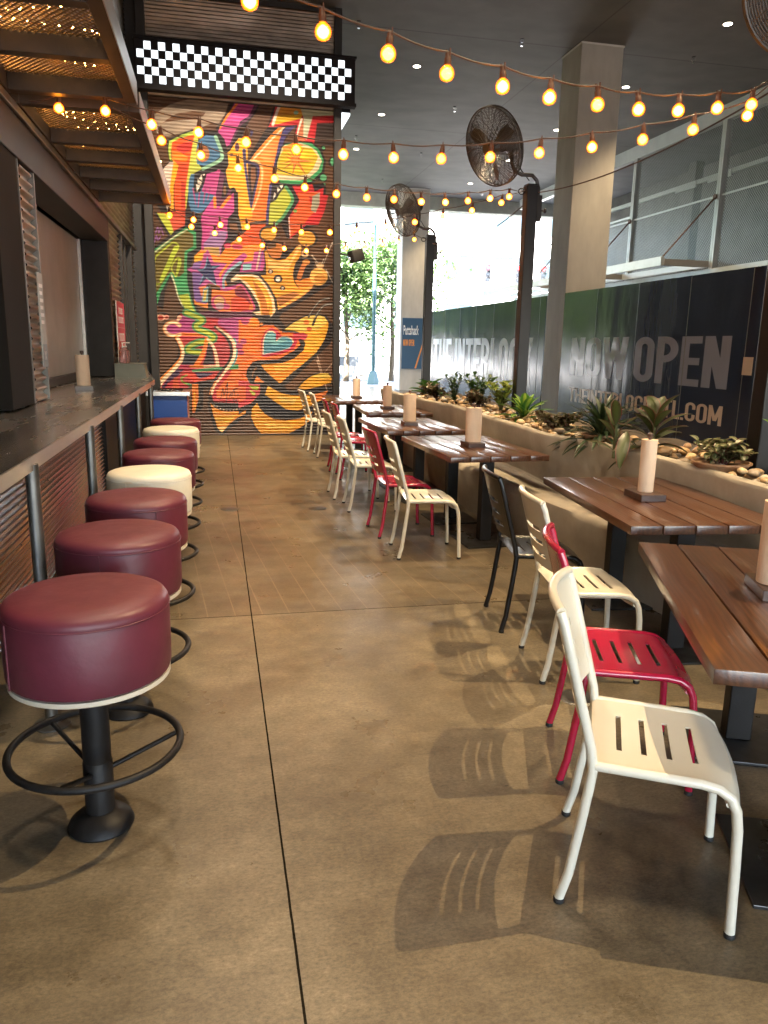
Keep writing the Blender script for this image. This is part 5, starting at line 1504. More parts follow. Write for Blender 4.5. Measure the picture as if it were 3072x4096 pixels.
class LB:
    def __init__(s): s.v = []; s.f = []; s.a = []
    def leaf(s, base, d, up, L, W, bend=.5, fold=.25, nl=7, shape=.0, curl=0.0):
        """blade from base heading d, bending over along its length"""
        d = Vector(d).normalized(); up = Vector(up); side = d.cross(up)
        if side.length < 1e-3: side = d.cross(Vector((1, 0, .1)))
        side.normalize(); nrm = side.cross(d).normalized()
        p = Vector(base); b0 = len(s.v)
        cols = (-1, -.5, 0, .5, 1)
        for i in range(nl + 1):
            f = i / nl
            wd = W * (sin(pi * min(1, max(.02, (f ** (1 - shape)) * .97 + .02))) ** .8)
            if f > .97: wd = W * .02
            for c in cols:
                q = p + side * (wd * c) + nrm * (wd * abs(c) * fold + .0 * curl)
                s.v.append(tuple(q)); s.a.append((abs(c), f, 0))
            ang = bend / nl
            rot = Matrix.Rotation(-ang * (1 + curl * f), 3, side)
            d = (rot @ d).normalized(); nrm = (rot @ nrm).normalized()
            p = p + d * (L / nl)
        n = len(cols)
        for i in range(nl):
            for k in range(n - 1):
                s.f.append((b0 + i * n + k, b0 + i * n + k + 1, b0 + (i + 1) * n + k + 1, b0 + (i + 1) * n + k))
    def obj(s, name, mat, parent=None):
        me = bpy.data.meshes.new(name); me.from_pydata(s.v, [], s.f)
        me.polygons.foreach_set('use_smooth', [True] * len(me.polygons)); me.update()
        at = me.attributes.new('lf', 'FLOAT_VECTOR', 'POINT'); at.data.foreach_set('vector', [x for q in s.a for x in q])
        me.materials.append(mat)
        o = bpy.data.objects.new(name, me); COL.objects.link(o)
        if parent is not None: o.parent = parent; note_child(o, parent)
        return o
UP = Vector((0, 0, 1))
stem_m = M('plant_stem', (.09, .10, .03), .6)
stem_r = M('red_stem', (.16, .045, .04), .5)
def dirv(a, el): return Vector((cos(a) * cos(el), sin(a) * cos(el), sin(el)))

def rosette(name, label, x, y, n, L, W, mat, seed, el0=20, el1=80, bend=1.0, height=0, r0=.015, z=ZT - .045):
    r = random.Random(seed); t = thing(name, label, 'plant', (x, y, z))
    lb = LB()
    for i in range(n):
        f = i / n; a = i * 2.4 + r.uniform(-.3, .3); el = rad(el0 + (el1 - el0) * f + r.uniform(-8, 8))
        d = dirv(a, el); l = L * r.uniform(.8, 1.1) * (1 - .25 * f)
        lb.leaf(Vector((cos(a) * r0, sin(a) * r0, height * f)), d, UP, l, W * r.uniform(.85, 1.1), bend * r.uniform(.7, 1.3), .3, 8)
    lb.obj('leaves', mat, t)
    MB().tube([(0, 0, -.03), (0, 0, height * .5 + .02), (.004, 0, height + .03)], [.014, .013, .008], 8).obj('stem', stem_m, t, 60)
    return t
def bushy(name, label, x, y, mat, seed, R=.12, H=.16, n=160, L=.04, W=.014, stems=9, smat=None, z=ZT - .045):
    r = random.Random(seed); t = thing(name, label, 'plant', (x, y, z))
    lb = LB(); sm = MB()
    for i in range(stems):
        a = r.uniform(0, 6.3); rr = R * r.random() ** .6; tip = Vector((cos(a) * rr, sin(a) * rr, H * r.uniform(.55, 1.0)))
        mid = tip * .5 + Vector((0, 0, H * .15)); b0 = Vector((cos(a) * .02, sin(a) * .02, 0))
        sm.tube([b0, mid, tip], [.0035, .003, .002], 5)
        for k in range(n // stems):
            f = r.uniform(.25, 1.0); p = b0.lerp(mid, min(1, f * 2)) if f < .5 else mid.lerp(tip, f * 2 - 1)
            aa = r.uniform(0, 6.3)
            lb.leaf(p, dirv(aa, rad(r.uniform(-10, 55))), UP, L * r.uniform(.7, 1.3), W * r.uniform(.8, 1.3), r.uniform(.2, 1.0), .25, 4)
    lb.obj('leaves', mat, t); sm.obj('stems', smat or stem_r, t, 60)
    return t
def upright(name, label, x, y, mat, seed, stems, H, L, W, step=.028, lean=.25, smat=None, z=ZT - .045):
    """several shoots with leaves set alternately along them"""
    r = random.Random(seed); t = thing(name, label, 'plant', (x, y, z))
    lb = LB(); sm = MB()
    for i in range(stems):
        a = 6.28 * i / stems + r.uniform(-.4, .4); ln = r.uniform(.3, 1) * lean; h = H * r.uniform(.75, 1.05)
        P = [Vector((cos(a) * (.01 + ln * h * f * f), sin(a) * (.01 + ln * h * f * f), h * f)) for f in (0, .25, .5, .75, 1)]
        sm.tube(P, [.006, .005, .0045, .004, .003], 6)
        k = int(h / step)
        for j in range(2, k + 1):
            f = j / k; q = min(3, int(f * 4)); p = P[q].lerp(P[min(4, q + 1)], f * 4 - q)
            aa = j * 2.6 + i
            lb.leaf(p, dirv(aa, rad(r.uniform(25, 60))), UP, L * r.uniform(.75, 1.15), W, r.uniform(.2, .7), .25, 5)
    lb.obj('leaves', mat, t); sm.obj('stems', smat or stem_m, t, 60)
    return t
gD = leaf_mat('dark_glossy_leaf', (.05, .11, .025), (.028, .075, .02))
gB = leaf_mat('broad_leaf', (.07, .17, .035), (.04, .12, .025))
gV = leaf_mat('striped_leaf', (.26, .38, .06), (.05, .16, .03), lw=.38)
gY = leaf_mat('lime_leaf', (.30, .34, .07), (.16, .24, .045))
gN = leaf_mat('nerve_leaf', (.30, .27, .17), (.07, .10, .03), lw=.3, edge=(.12, .03, .03))
gR = leaf_mat('bronze_leaf', (.12, .06, .04), (.07, .085, .03))
gC = leaf_mat('red_edged_leaf', (.05, .07, .02), (.032, .038, .013), edge=(.16, .03, .03))
gS = leaf_mat('strap_leaf', (.032, .058, .022), (.015, .030, .014))
MT['pot'] = M('clay_pot', (.30, .17, .09), .7, var=.2, vs=8)
MT['dpot'] = M('dark_pot', (.03, .025, .03), .4)
def pot(x, y, r, h, mt, label, z=ZT - .06):
    return tag(MB().lathe([(.001, 0), (r * .72, 0), (r, h * .9), (r * 1.06, h * .9), (r * 1.06, h), (r * .96, h), (r * .93, h * .8), (.001, h * .78)], 32).obj('plant_pot', mt, None, 40, loc=(x, y, z)), label, 'pot')
# far to near
rosette('broad_leaf_plant', 'broad dark green leafy plant at the far end of the planter by the far pole', 3.12, 11.1, 16, .32, .095, gB, 1, 25, 82, .9, .12)
bushy('nerve_plant', 'low bronze leafed plant beside the far broad leaf plant', 2.98, 10.3, gR, 2, .24, .24, 420, .065, .022, 18)
upright('jade_shrub', 'small upright shrub with thin dark leaves standing in a dark saucer', 3.08, 9.75, gD, 3, 8, .40, .075, .018, .020, .40)
tag(MB().lathe([(.001, 0), (.12, 0), (.145, .03), (.138, .03), (.12, .008), (.001, .008)], 28).obj('plant_saucer', MT['dpot'], None, 40, loc=(3.08, 9.75, ZT - .035)), 'dark round saucer under the small upright shrub', 'saucer')
upright('zz_plant', 'dark glossy upright plant with stiff paired leaves', 3.18, 9.1, gD, 4, 12, .38, .09, .026, .026, .65)
bushy('nerve_plant', 'reddish brown low plant behind the towel roll of the third table', 3.02, 8.6, gR, 5, .24, .24, 420, .065, .022, 18)
upright('syngonium', 'pale lime green arrowhead leaved plant left of the middle pole', 3.16, 8.22, gY, 6, 20, .32, .10, .040, .055, .55)
rosette('striped_dracaena', 'bushy plant with broad yellow striped green leaves at the middle pole', 3.02, 7.2, 30, .33, .042, gV, 7, 0, 84, .75, .13)
bushy('nerve_plant', 'sprawling dark bronze ground plant right of the striped plant', 3.0, 6.4, gR, 8, .32, .19, 560, .06, .020, 24)
rosette('strap_leaf_plant', 'large dark spiky plant with narrow arching leaves before the web address', 3.0, 5.55, 96, .42, .019, gS, 9, 4, 88, 1.0, .14, .025)
pot(2.98, 5.55, .13, .10, MT['pot'], 'clay pot holding the large dark spiky plant')
rosette('cordyline', 'tall cordyline with broad leaves edged in pink', 3.04, 4.88, 20, .33, .046, gC, 12, 0, 86, .8, .28)
rosette('cordyline', 'thin cordyline with one leaf drooping over the planter edge', 2.82, 5.02, 8, .27, .036, gC, 13, 25, 88, .6, .24)
tdr = thing('drooping_leaf', 'single long dark leaf hanging over the concrete planter edge', 'leaf', (2.82, 4.86, ZT + .14))
lb = LB(); lb.leaf((0, 0, 0), (-.6, -.75, -.35), UP, .34, .046, .9, .2, 9); lb.obj('blade', gC, tdr)
bushy('nerve_plant', 'low variegated plant in an oval clay bowl near the right edge', 3.05, 4.12, gN, 14, .20, .17, 520, .062, .022, 24, z=ZT - .0)
pot(3.05, 4.12, .17, .085, MT['pot'], 'shallow clay bowl under the low variegated plant', ZT - .05)
upright('pothos', 'bright green leaves of a plant cut off by the right edge', 3.22, 3.58, leaf_mat('bright_leaf', (.20, .42, .06), (.12, .30, .05)), 15, 12, .32, .14, .045, .05, .7)
# ================================================================= DOWNLIGHTS AND SPRINKLERS
MT['lamp_glow'] = glow('downlight_lens', (1.0, .86, .66), 2.5)
MT['trim_dark'] = M('lamp_trim', (.10, .10, .10), .5)
MT['reflector'] = M('lamp_reflector', (.7, .65, .5), .2, .9)
def downlight(x, y, label, watts, aim=None, soft=.012, cone=58, col=(1.0, .73, .41)):
    t = thing('downlight', label, 'ceiling light', (x, y, ZC), 0, 'recessed ceiling downlights')
    MB().lathe([(.075, -.006), (.095, -.006), (.098, -.001), (.072, -.001)], 28).obj('trim_ring', MT['trim_dark'], t, 40)
    MB().lathe([(.001, -.008), (.068, -.008), (.068, -.002), (.001, -.002)], 28).obj('lens', MT['lamp_glow'], t)
    if watts:
        ld = bpy.data.lights.new('downlight_lamp', 'SPOT'); ld.energy = watts; ld.color = col
        ld.spot_size = rad(cone); ld.spot_blend = .5; ld.shadow_soft_size = soft
        lo = bpy.data.objects.new('lamp', ld); COL.objects.link(lo); lo.parent = t; lo.location = (0, 0, -.03)
        if aim: lo.rotation_euler = (Vector(aim) - Vector((x, y, ZC))).to_track_quat('-Z', 'Y').to_euler()
    return t
ys_ = [2.6, 5.9, 9.2, 12.5, 15.77, 19.05, 22.4]
nm = ['over the nearest tables', 'over the second and third tables', 'over the middle of the bench', 'right of the mural top', 'first seen right of the checkered sign', 'second beyond the checkered sign', 'third beyond the checkered sign, farthest of its row']
for y, n_ in zip(ys_, nm):
    downlight(3.97, y, 'round recessed ceiling light ' + n_, LAMP_W * 1.7, (2.2, y, 0))
for y, n_ in zip((12.5, 15.77, 19.1, 25.8), ('nearest the top right fan', 'just right of the big concrete column', 'beside the big concrete column on its left', 'above the middle fan, far away')):
    downlight(8.43, y, 'round recessed ceiling light ' + n_, LAMP_W * .8, (8.2, y, 0), .05, 100)
for y in (2.6, 5.9, 9.2, 22.4):  # unseen lamps added to light the passage
    downlight(8.43, y, {2.6: 'ceiling light above the passage near the camera, out of view', 5.9: 'ceiling light above the passage beside the second table, out of view', 9.2: 'ceiling light above the passage by the hoarding end, out of view', 22.4: 'ceiling light above the passage hidden behind the big concrete column'}[y], LAMP_W * .8, (8.2, y, 0), .05, 100)
def aisle(y, lab): downlight(.2, y, lab, AISLE_FILL_W, (0, y, 0), .45, 110, (1.0, .80, .55))  # soft fill lamps added over the aisle, no fixture seen there
AISLE_FILL_W = 56.0
aisle(1.2, 'round ceiling light above the aisle near the camera, out of view')
aisle(5.2, 'round ceiling light above the aisle by the middle stools, out of view')
aisle(9.4, 'round ceiling light above the aisle before the mural, out of view')

downlight(.55, 8.6, 'angled ceiling light washing the painted wall, out of view', 200, (.55, 13.6, 2.3), .08, 66, (1.0, .86, .66))  # unseen lamp added to brighten the mural
spk = thing('fire_sprinkler', 'x', 'sprinkler', (2.50, 14.0, ZC), 0, 'sprinkler heads on the ceiling')
MB().lathe([(.001, -.012), (.035, -.010), (.038, -.001), (.001, -.001)], 18).obj('escutcheon', MT['dark_frame'], spk, 40)
MB().tube([(0, 0, -.012), (0, 0, -.05)], .012, 10).tube([(.0, 0, -.04), (.035, 0, -.03), (.045, 0, -.055), (0, 0, -.10)], .006, 6).tube([(0, 0, -.04), (-.035, 0, -.03), (-.045, 0, -.055), (0, 0, -.10)], .006, 6).lathe([(.001, -.108), (.026, -.106), (.026, -.102), (.001, -.100)], 14).obj('head', MT['chrome'], spk, 50)
spk['label'] = 'chrome sprinkler head just right of the mural wall top'
for x, y, lab in ((5.42, 14.0, 'chrome sprinkler head left of the big column top'), (8.77, 13.94, 'chrome sprinkler head right of the big column top'), (5.44, 18.0, 'chrome sprinkler head above the middle fan'),
                  (3.73, 21.06, 'small sprinkler head between two far downlights'), (5.49, 26.0, 'small sprinkler head above the smaller fan'), (5.81, 22.3, 'small sprinkler head left of the middle fan'),
                  (10.7, 22.8, 'small sprinkler head between the middle fan and the column'), (9.27, 27.0, 'small sprinkler head near the far ceiling edge')):
    dup(spk, None, (x, y, ZC), label=lab)

# ================================================================= HOARDING WITH LETTERING
def text_mesh(txt, size_h, width, bold, name, mat, parent, thick=.002):
    cu = bpy.data.curves.new(name, 'FONT'); cu.body = txt; cu.size = 1.0; cu.offset = bold; cu.extrude = 0.0; cu.resolution_u = 6
    cu.space_character = 1.04
    o = bpy.data.objects.new(name, cu); COL.objects.link(o)
    dg = bpy.context.evaluated_depsgraph_get(); dg.update()
    me = bpy.data.meshes.new_from_object(o.evaluated_get(dg))
    bpy.data.objects.remove(o); bpy.data.curves.remove(cu)
    xs = [v.co.x for v in me.vertices]; ys = [v.co.y for v in me.vertices]
    x0, x1, y0, y1 = min(xs), max(xs), min(ys), max(ys)
    for v in me.vertices:
        v.co = Vector(((v.co.x - x0) / (x1 - x0) * width, (v.co.y - y0) / (y1 - y0) * size_h, 0))
    bm = bmesh.new(); bm.from_mesh(me)
    ret = bmesh.ops.extrude_face_region(bm, geom=list(bm.faces))
    for v in [g for g in ret['geom'] if isinstance(g, bmesh.types.BMVert)]: v.co.z += thick
    bmesh.ops.recalc_face_normals(bm, faces=list(bm.faces))
    bm.to_mesh(me); bm.free()
    me.materials.clear(); me.materials.append(mat)
    me.name = name
    r = bpy.data.objects.new(name, me); COL.objects.link(r)
    if parent is not None: r.parent = parent; note_child(r, parent)
    return r
def block_letters(txt, h, width, name, mat, parent, thick=.002, wt=.205, gap=.13):
    """condensed grotesque capitals built from strokes on a unit cell"""
    o_ = .0
    def rr(x0, y0, x1, y1, t, ox=1, full=True):
        return None
    m = MB(); x = 0.0
    w0 = .52; t = wt * w0 * 1.35
    cnt_ = [0]
    def quad(a, b_, c, d):
        cnt_[0] += 1; th_ = thick + .0001 * (cnt_[0] % 9)
        ar = sum(p[0] * q[1] - q[0] * p[1] for p, q in zip((a, b_, c, d), (b_, c, d, a)))
        if ar < 0: a, b_, c, d = d, c, b_, a
        m.add([(*a, 0), (*b_, 0), (*c, 0), (*d, 0), (*a, th_), (*b_, th_), (*c, th_), (*d, th_)], [(3, 2, 1, 0), (4, 5, 6, 7), (0, 1, 5, 4), (1, 2, 6, 5), (2, 3, 7, 6), (3, 0, 4, 7)])
    def rect(xa, xb, ya, yb): quad((xa, ya), (xb, ya), (xb, yb), (xa, yb))
    def bar(xa, ya, xb, yb, hw): quad((xa - hw, ya), (xa + hw, ya), (xb + hw, yb), (xb - hw, yb))
    def arcring(cx_, cy_, rx, ry, a0, a1, tt, n=14):
        ty = tt * .82
        for i in range(n):
            a = a0 + (a1 - a0) * i / n; b_ = a0 + (a1 - a0) * (i + 1) / n
            quad((cx_ + (rx - tt) * cos(a), cy_ + (ry - ty) * sin(a)), (cx_ + rx * cos(a), cy_ + ry * sin(a)), (cx_ + rx * cos(b_), cy_ + ry * sin(b_)), (cx_ + (rx - tt) * cos(b_), cy_ + (ry - ty) * sin(b_)))
    for ch in txt:
        W = w0; th = t * .78
        X = x
        if ch == ' ': x += W * .45; continue
        if ch == '.': rect(X, X + t, 0, th * 1.05); x += t + gap * W; continue
        if ch == 'I': rect(X, X + t, 0, 1); x += t + gap * W; continue
        if ch == 'T': rect(X, X + W, 1 - th, 1); rect(X + W / 2 - t / 2, X + W / 2 + t / 2, 0, 1 - th); x += W + gap * W * .7; continue
        if ch == 'H': rect(X, X + t, 0, 1); rect(X + W - t, X + W, 0, 1); rect(X + t, X + W - t, .5 - th / 2, .5 + th / 2)
        if ch == 'E': W *= .86; rect(X, X + t, 0, 1); [rect(X + t, X + W, a, a + th) for a in (0, 1 - th)]; rect(X + t, X + W * .94, .5 - th / 2, .5 + th / 2)
        if ch == 'L': W *= .82; rect(X, X + t, 0, 1); rect(X + t, X + W, 0, th)
        if ch == 'N': rect(X, X + t, 0, 1); rect(X + W - t, X + W, 0, 1); bar(X + t * .55, 1, X + W - t * .55, 0, t * .55)
        if ch == 'M': W *= 1.25; rect(X, X + t, 0, 1); rect(X + W - t, X + W, 0, 1); bar(X + t * .5, 1, X + W / 2, .22, t * .5); bar(X + W - t * .5, 1, X + W / 2, .22, t * .5)
        if ch == 'W': W *= 1.5; bar(X + t * .5, 1, X + W * .27, 0, t * .5); bar(X + W * .5, 1, X + W * .27, 0, t * .45); bar(X + W * .5, 1, X + W * .73, 0, t * .45); bar(X + W - t * .5, 1, X + W * .73, 0, t * .5)
        if ch == 'A': bar(X + t * .48, 0, X + W / 2, 1, t * .48); bar(X + W - t * .48, 0, X + W / 2, 1, t * .48); rect(X + W * .25, X + W * .75, .22, .22 + th)
        if ch == 'K': rect(X, X + t, 0, 1); bar(X + t * 1.3, .38, X + W - t * .35, 1, t * .52); bar(X + W - t * .4, 0, X + t * 1.8, .58, t * .5)
        if ch in 'OC':
            ry = W * .5 * .85; rx = W / 2
            arcring(X + rx, 1 - ry, rx, ry, 0, pi, t); arcring(X + rx, ry, rx, ry, pi, 2 * pi, t)
            rect(X, X + t, ry, 1 - ry)
            if ch == 'O': rect(X + W - t, X + W, ry, 1 - ry)
            else: rect(X + W - t, X + W, .64, 1 - ry); rect(X + W - t, X + W, ry, .36)
        if ch in 'PR':
            ry = .27; rx = W - t * 1.2
            rect(X, X + t, 0, 1)
            rect(X + t, X + t * 1.2, 1 - th, 1); rect(X + t, X + t * 1.2, 1 - 2 * ry, 1 - 2 * ry + th)
            arcring(X + t * 1.2, 1 - ry, rx, ry, -pi / 2, pi / 2, t)
            if ch == 'R': bar(X + W - t * .55, 0, X + t * 1.9, .48, t * .52)
        x += W + gap * W
    total = x - gap * w0
    k = width / total
    m.v = [(p[0] * k, p[1] * h, p[2]) for p in m.v]
    return m.obj(name, mat, parent)

def hoarding_mat(colr=(.012, .020, .046), nm='gloss_navy_board'):
    mt = bpy.data.materials.new(nm); mt.use_nodes = True
    t = mt.node_tree; b = t.nodes['Principled BSDF']
    b.inputs['Base Color'].default_value = (*colr, 1); b.inputs['Roughness'].default_value = .16
    b.inputs['Specular IOR Level'].default_value = .42
    tc = N(t, 'ShaderNodeTexCoord')
    def nz(scale, st, det=3):
        mp = N(t, 'ShaderNodeMapping'); mp.inputs['Scale'].default_value = st; t.links.new(tc.outputs['Object'], mp.inputs[0])
        n = N(t, 'ShaderNodeTexNoise'); n.inputs['Scale'].default_value = scale; n.inputs['Detail'].default_value = det; t.links.new(mp.outputs[0], n.inputs[0]); return n.outputs[0]
    h = math_(t, 'ADD', math_(t, 'MULTIPLY', nz(1.3, (1, 1, .35), 2), 2.2), math_(t, 'MULTIPLY', nz(26, (1, 1, .06), 4), .05))
    h = math_(t, 'ADD', h, math_(t, 'MULTIPLY', nz(6, (1, 1, .3), 2), .25))
    bp = N(t, 'ShaderNodeBump'); bp.inputs['Strength'].default_value = .32; bp.inputs['Distance'].default_value = .035
    t.links.new(h, bp.inputs['Height']); t.links.new(bp.outputs[0], b.inputs['Normal'])
    rr = N(t, 'ShaderNodeMapRange'); rr.inputs[3].default_value = .09; rr.inputs[4].default_value = .21; t.links.new(nz(3, (1, 1, .4)), rr.inputs[0]); t.links.new(rr.outputs[0], b.inputs['Roughness'])
    return mt
MT['hoard'] = hoarding_mat()
MT['letter_grey'] = hoarding_mat((.27, .28, .34), 'letter_grey')
MT['letter_peach'] = hoarding_mat((.62, .47, .36), 'letter_peach')
MT['letter_white'] = M('letter_white', (.75, .75, .75), .4)
MT['letter_orange'] = M('letter_orange', (.75, .30, .08), .4)
XH = 6.46
def hoarding(label, y0, y1, seams, z1=2.62):
    t = thing('hoarding', label, 'hoarding', (XH, y1, 0), 0, 'navy advertising hoardings')
    ys2 = [y0] + seams + [y1]
    r_ = random.Random(int(y0))
    for a, b_ in zip(ys2, ys2[1:]):
        nseg = 8; L = b_ - a - .012
        amp = r_.uniform(.0, .006)
        V = []; F = []
        for i in range(nseg + 1):
            yy = a + .006 + L * i / nseg - y1; xx = amp * sin(pi * i / nseg)
            zt = z1 + .01 * (b_ - y1) * 0 - r_.uniform(0, .004)
            V += [(xx, yy, .02), (xx, yy, zt), (xx + .018, yy, .02), (xx + .018, yy, zt)]
            if i:
                k = 4 * (i - 1)
                F += [(k, k + 1, k + 5, k + 4), (k + 2, k + 6, k + 7, k + 3), (k + 1, k + 3, k + 7, k + 5), (k, k + 4, k + 6, k + 2)]
        F += [(0, 2, 3, 1), (4 * nseg, 4 * nseg + 1, 4 * nseg + 3, 4 * nseg + 2)]
        mb = MB(); mb.add(V, F); mb.obj('board', MT['hoard'], t, 30)
    for sy in seams: MB().bb(-.004, -.0015, sy - y1 - .006, sy - y1 + .006, .02, z1 - .01).obj('joint_strip', MT['pipe'], t)
    mb = MB()
    yy = y0 + .3
    while yy < y1: mb.bb(.03, .08, yy - y1, yy - y1 + .05, 0, z1 - .1); yy += 1.2
    mb.obj('back_stud', MT['block'], t)
    return t
def lettering(t, txt, ya, yb, z0, z1, mat, name, wt=.205):
    """ya = left end as read (farther), yb = right end"""
    o = block_letters(txt, z1 - z0, ya - yb, name, mat, t, .0008, wt)
    o.rotation_euler = Matrix(((0, 0, -1), (-1, 0, 0), (0, 1, 0))).to_euler()
    o.location = (-.0006, ya - t.location.y, z0)
    return o
h1 = hoarding('navy hoarding reading NOW OPEN in front of the big concrete column', 8.28, 13.79, [8.51, 9.79, 11.14, 12.48])
lettering(h1, 'NOW', 13.36, 11.29, 1.12, 1.80, MT['letter_grey'], 'lettering', .26)
lettering(h1, 'OPEN', 11.11, 8.79, 1.12, 1.80, MT['letter_grey'], 'lettering', .26)
lettering(h1, 'THEINTERLOCKATL.COM', 13.32, 8.81, .64, .90, MT['letter_peach'], 'web_address', .23)
MB().box((-.012, 8.42 - h1.location.y, 1.43), (.004, .18, .22)).obj('notice', MT['letter_peach'], h1)
h2 = hoarding('navy hoarding reading THE INTERLOCK between the far pole and the big column', 14.61, 23.2, [14.9, 16.2, 17.57, 18.86, 20.16, 21.54, 22.8])
MT['letter_pale'] = hoarding_mat((.50, .50, .50), 'letter_pale')
lettering(h2, 'THE INTERLOCK', 22.7, 15.2, .70, 1.81, MT['letter_pale'], 'lettering', .26)
# poster board on the far column
pb = thing('poster_board', 'blue poster board on the far column reading Puttshack NOW OPEN', 'poster', (6.95, 27.06, 0))
MB().bb(-.42, .42, 0, .02, .78, 2.56).obj('board', M('poster_blue', (.04, .10, .19), .3, spec=.5), pb)
o = text_mesh('Puttshack', .33, .56, .012, 'lettering', MT['letter_white'], pb, .003); o.rotation_euler = (pi / 2, 0, 0); o.location = (-.38, -.001, 1.97)
o = block_letters('NOW OPEN.', .22, .42, 'lettering', MT['letter_orange'], pb, .003, .22); o.rotation_euler = (pi / 2, 0, 0); o.location = (-.38, -.001, 1.59)
MB().add([(.06, -.003, .80), (.12, -.003, .80), (.36, -.003, 1.62), (.32, -.003, 1.66)], [(0, 1, 2, 3)]).obj('orange_stripe', MT['letter_orange'], pb)

# ================================================================= SCREENED SHOPFRONT ACROSS THE PASSAGE
XS = 11.1
def perf_mat():
    mt = bpy.data.materials.new('perforated_metal'); mt.use_nodes = True
    t = mt.node_tree; b = t.nodes['Principled BSDF']
    b.inputs['Base Color'].default_value = (.30, .325, .33, 1); b.inputs['Roughness'].default_value = .4; b.inputs['Metallic'].default_value = .4
    tc = N(t, 'ShaderNodeTexCoord'); sep = N(t, 'ShaderNodeSeparateXYZ'); t.links.new(tc.outputs['Object'], sep.inputs[0])
    P = .062
    def grid(oy, oz):
        fy = math_(t, 'SUBTRACT', math_(t, 'FRACT', math_(t, 'ADD', math_(t, 'DIVIDE', sep.outputs[1], P), oy)), .5)
        fz = math_(t, 'SUBTRACT', math_(t, 'FRACT', math_(t, 'ADD', math_(t, 'DIVIDE', sep.outputs[2], P * 1.1), oz)), .5)
        return math_(t, 'ADD', math_(t, 'MULTIPLY', fy, fy), math_(t, 'MULTIPLY', fz, fz))
    d = math_(t, 'MINIMUM', grid(0, 0), grid(.5, .5))
    hole = math_(t, 'LESS_THAN', d, .105)
    tr = N(t, 'ShaderNodeBsdfTransparent'); mx = N(t, 'ShaderNodeMixShader')
    t.links.new(hole, mx.inputs[0]); t.links.new(b.outputs[0], mx.inputs[1]); t.links.new(tr.outputs[0], mx.inputs[2])
    t.links.new(mx.outputs[0], t.nodes['Material Output'].inputs[0])
    return mt
MT['perf'] = perf_mat()
MT['pale_metal'] = M('pale_aluminium', (.50, .53, .53), .4, .3, var=.08, vs=3)
sf = thing('screened_shopfront', 'building across the passage with perforated metal screens above the hoarding', 'building', (XS, 14, 0))
def sfc(mb, n, mt, sm=None):
    o = mb.obj(n, mt, sf, sm); o.matrix_parent_inverse = Matrix.Translation((-XS, -14, 0)); return o
MT['shop_dark'] = M('shop_interior', (.10, .095, .09), .7, var=.3, vs=2)
MT['render_wall'] = M('render_wall', (.35, .34, .32), .8, var=.12, vs=2)
sfc(MB().bb(XS - .02, XS + .12, -6, 28, 6.56, 6.895), 'fascia', MT['pale_metal'])
sfc(MB().bb(XS - .06, XS + .12, -6, 28, 3.30, 3.44), 'transom', MT['pale_metal'])
mull = [1.5, 5.15, 8.8, 12.45, 16.1, 19.82, 23.5, 27.2]
for y in mull: sfc(MB().bb(XS - .05, XS + .10, y - .07, y - .008, 3.441, 6.559).bb(XS - .05, XS + .10, y + .008, y + .07, 3.441, 6.559), 'mullion', MT['pale_metal'])
for a, b_ in zip(mull, mull[1:]):
    zt = 6.55 if a < 19 else 5.07
    sfc(MB().add([(XS + .02, a + .071, 3.442), (XS + .02, b_ - .071, 3.442), (XS + .02, b_ - .071, zt), (XS + .02, a + .071, zt)], [(0, 1, 2, 3)]), 'perforated_screen', MT['perf'])
    sfc(MB().bb(XS + .0, XS + .015, a + .071, b_ - .071, 4.99, 5.03), 'rail', MT['pale_metal'])
sfc(MB().bb(XS - .0, XS + .1, 19.89, 23.43, 5.08, 5.14), 'rail', MT['pale_metal'])
sfc(MB().bb(XS + 3.0, XS + 3.2, -6, 28, 0, 6.89), 'back_wall', MT['shop_dark'])
sfc(MB().bb(XS + .13, XS + 2.99, -6, 28, 3.15, 3.30), 'floor_slab', MT['render_wall'])
sfc(MB().bb(XS, XS + .3, -6, 28, 0, 3.14), 'lower_wall', MT['render_wall'])
MT['shop_glass'] = M('lit_window', (.3, .35, .38), .3)
sfc(MB().bb(XS + 1.4, XS + 1.5, 8, 24, 5.9, 6.0), 'duct', MT['pale_metal'])
for y in (13.4, 15.0, 17.2, 18.6): sfc(MB().bb(XS + 1.0, XS + 1.03, y, y + .9, 5.7, 5.85), 'batten', MT['pale_metal'])
for y in (9.4, 10.9, 12.1, 13.6, 17.0, 20.5): sfc(MB().bb(XS + 2.2, XS + 2.45, y, y + .35, 3.31, 6.8), 'inner_post', MT['shop_dark'])
for y in (9.8, 11.4, 13.0): sfc(MB().bb(XS + 2.9, XS + 2.98, y, y + 1.0, 4.0, 4.7), 'inner_window', glow('window_daylight', (.55, .75, .85), .08))
# canopy frames with stay rods
aw = thing('awning_frame', 'pale steel awning frame held by thin rods in front of the screens', 'awning', (9.85, 16.1, 3.45))
def awc(mb, n, mt, sm=None):
    o = mb.obj(n, mt, aw, sm); o.matrix_parent_inverse = Matrix.Translation((-9.85, -16.1, -3.45)); return o
awc(MB().bb(9.80, 9.88, 16.1, 28, 3.46, 3.66, .004), 'front_rail', MT['pale_metal'])
awc(MB().bb(10.9, 10.98, 16.1, 28, 3.46, 3.60, .004), 'back_rail', MT['pale_metal'])
for y in (16.14, 19.82, 23.5):
    awc(MB().bb(9.881, 11.0, y - .05, y + .05, 3.47, 3.61, .004), 'cross_beam', MT['canopy'] if 0 else MT['render_wall'])
    awc(MB().tube([(9.86, y, 3.66), (11.03, y, 4.98)], .018, 8).lathe([(.001, 0), (.06, 0), (.06, .03), (.001, .03)], 14, (11.03, y, 4.98), Matrix.Rotation(-pi / 2, 3, 'Y')), 'stay_rod', MT['socket'], 50)

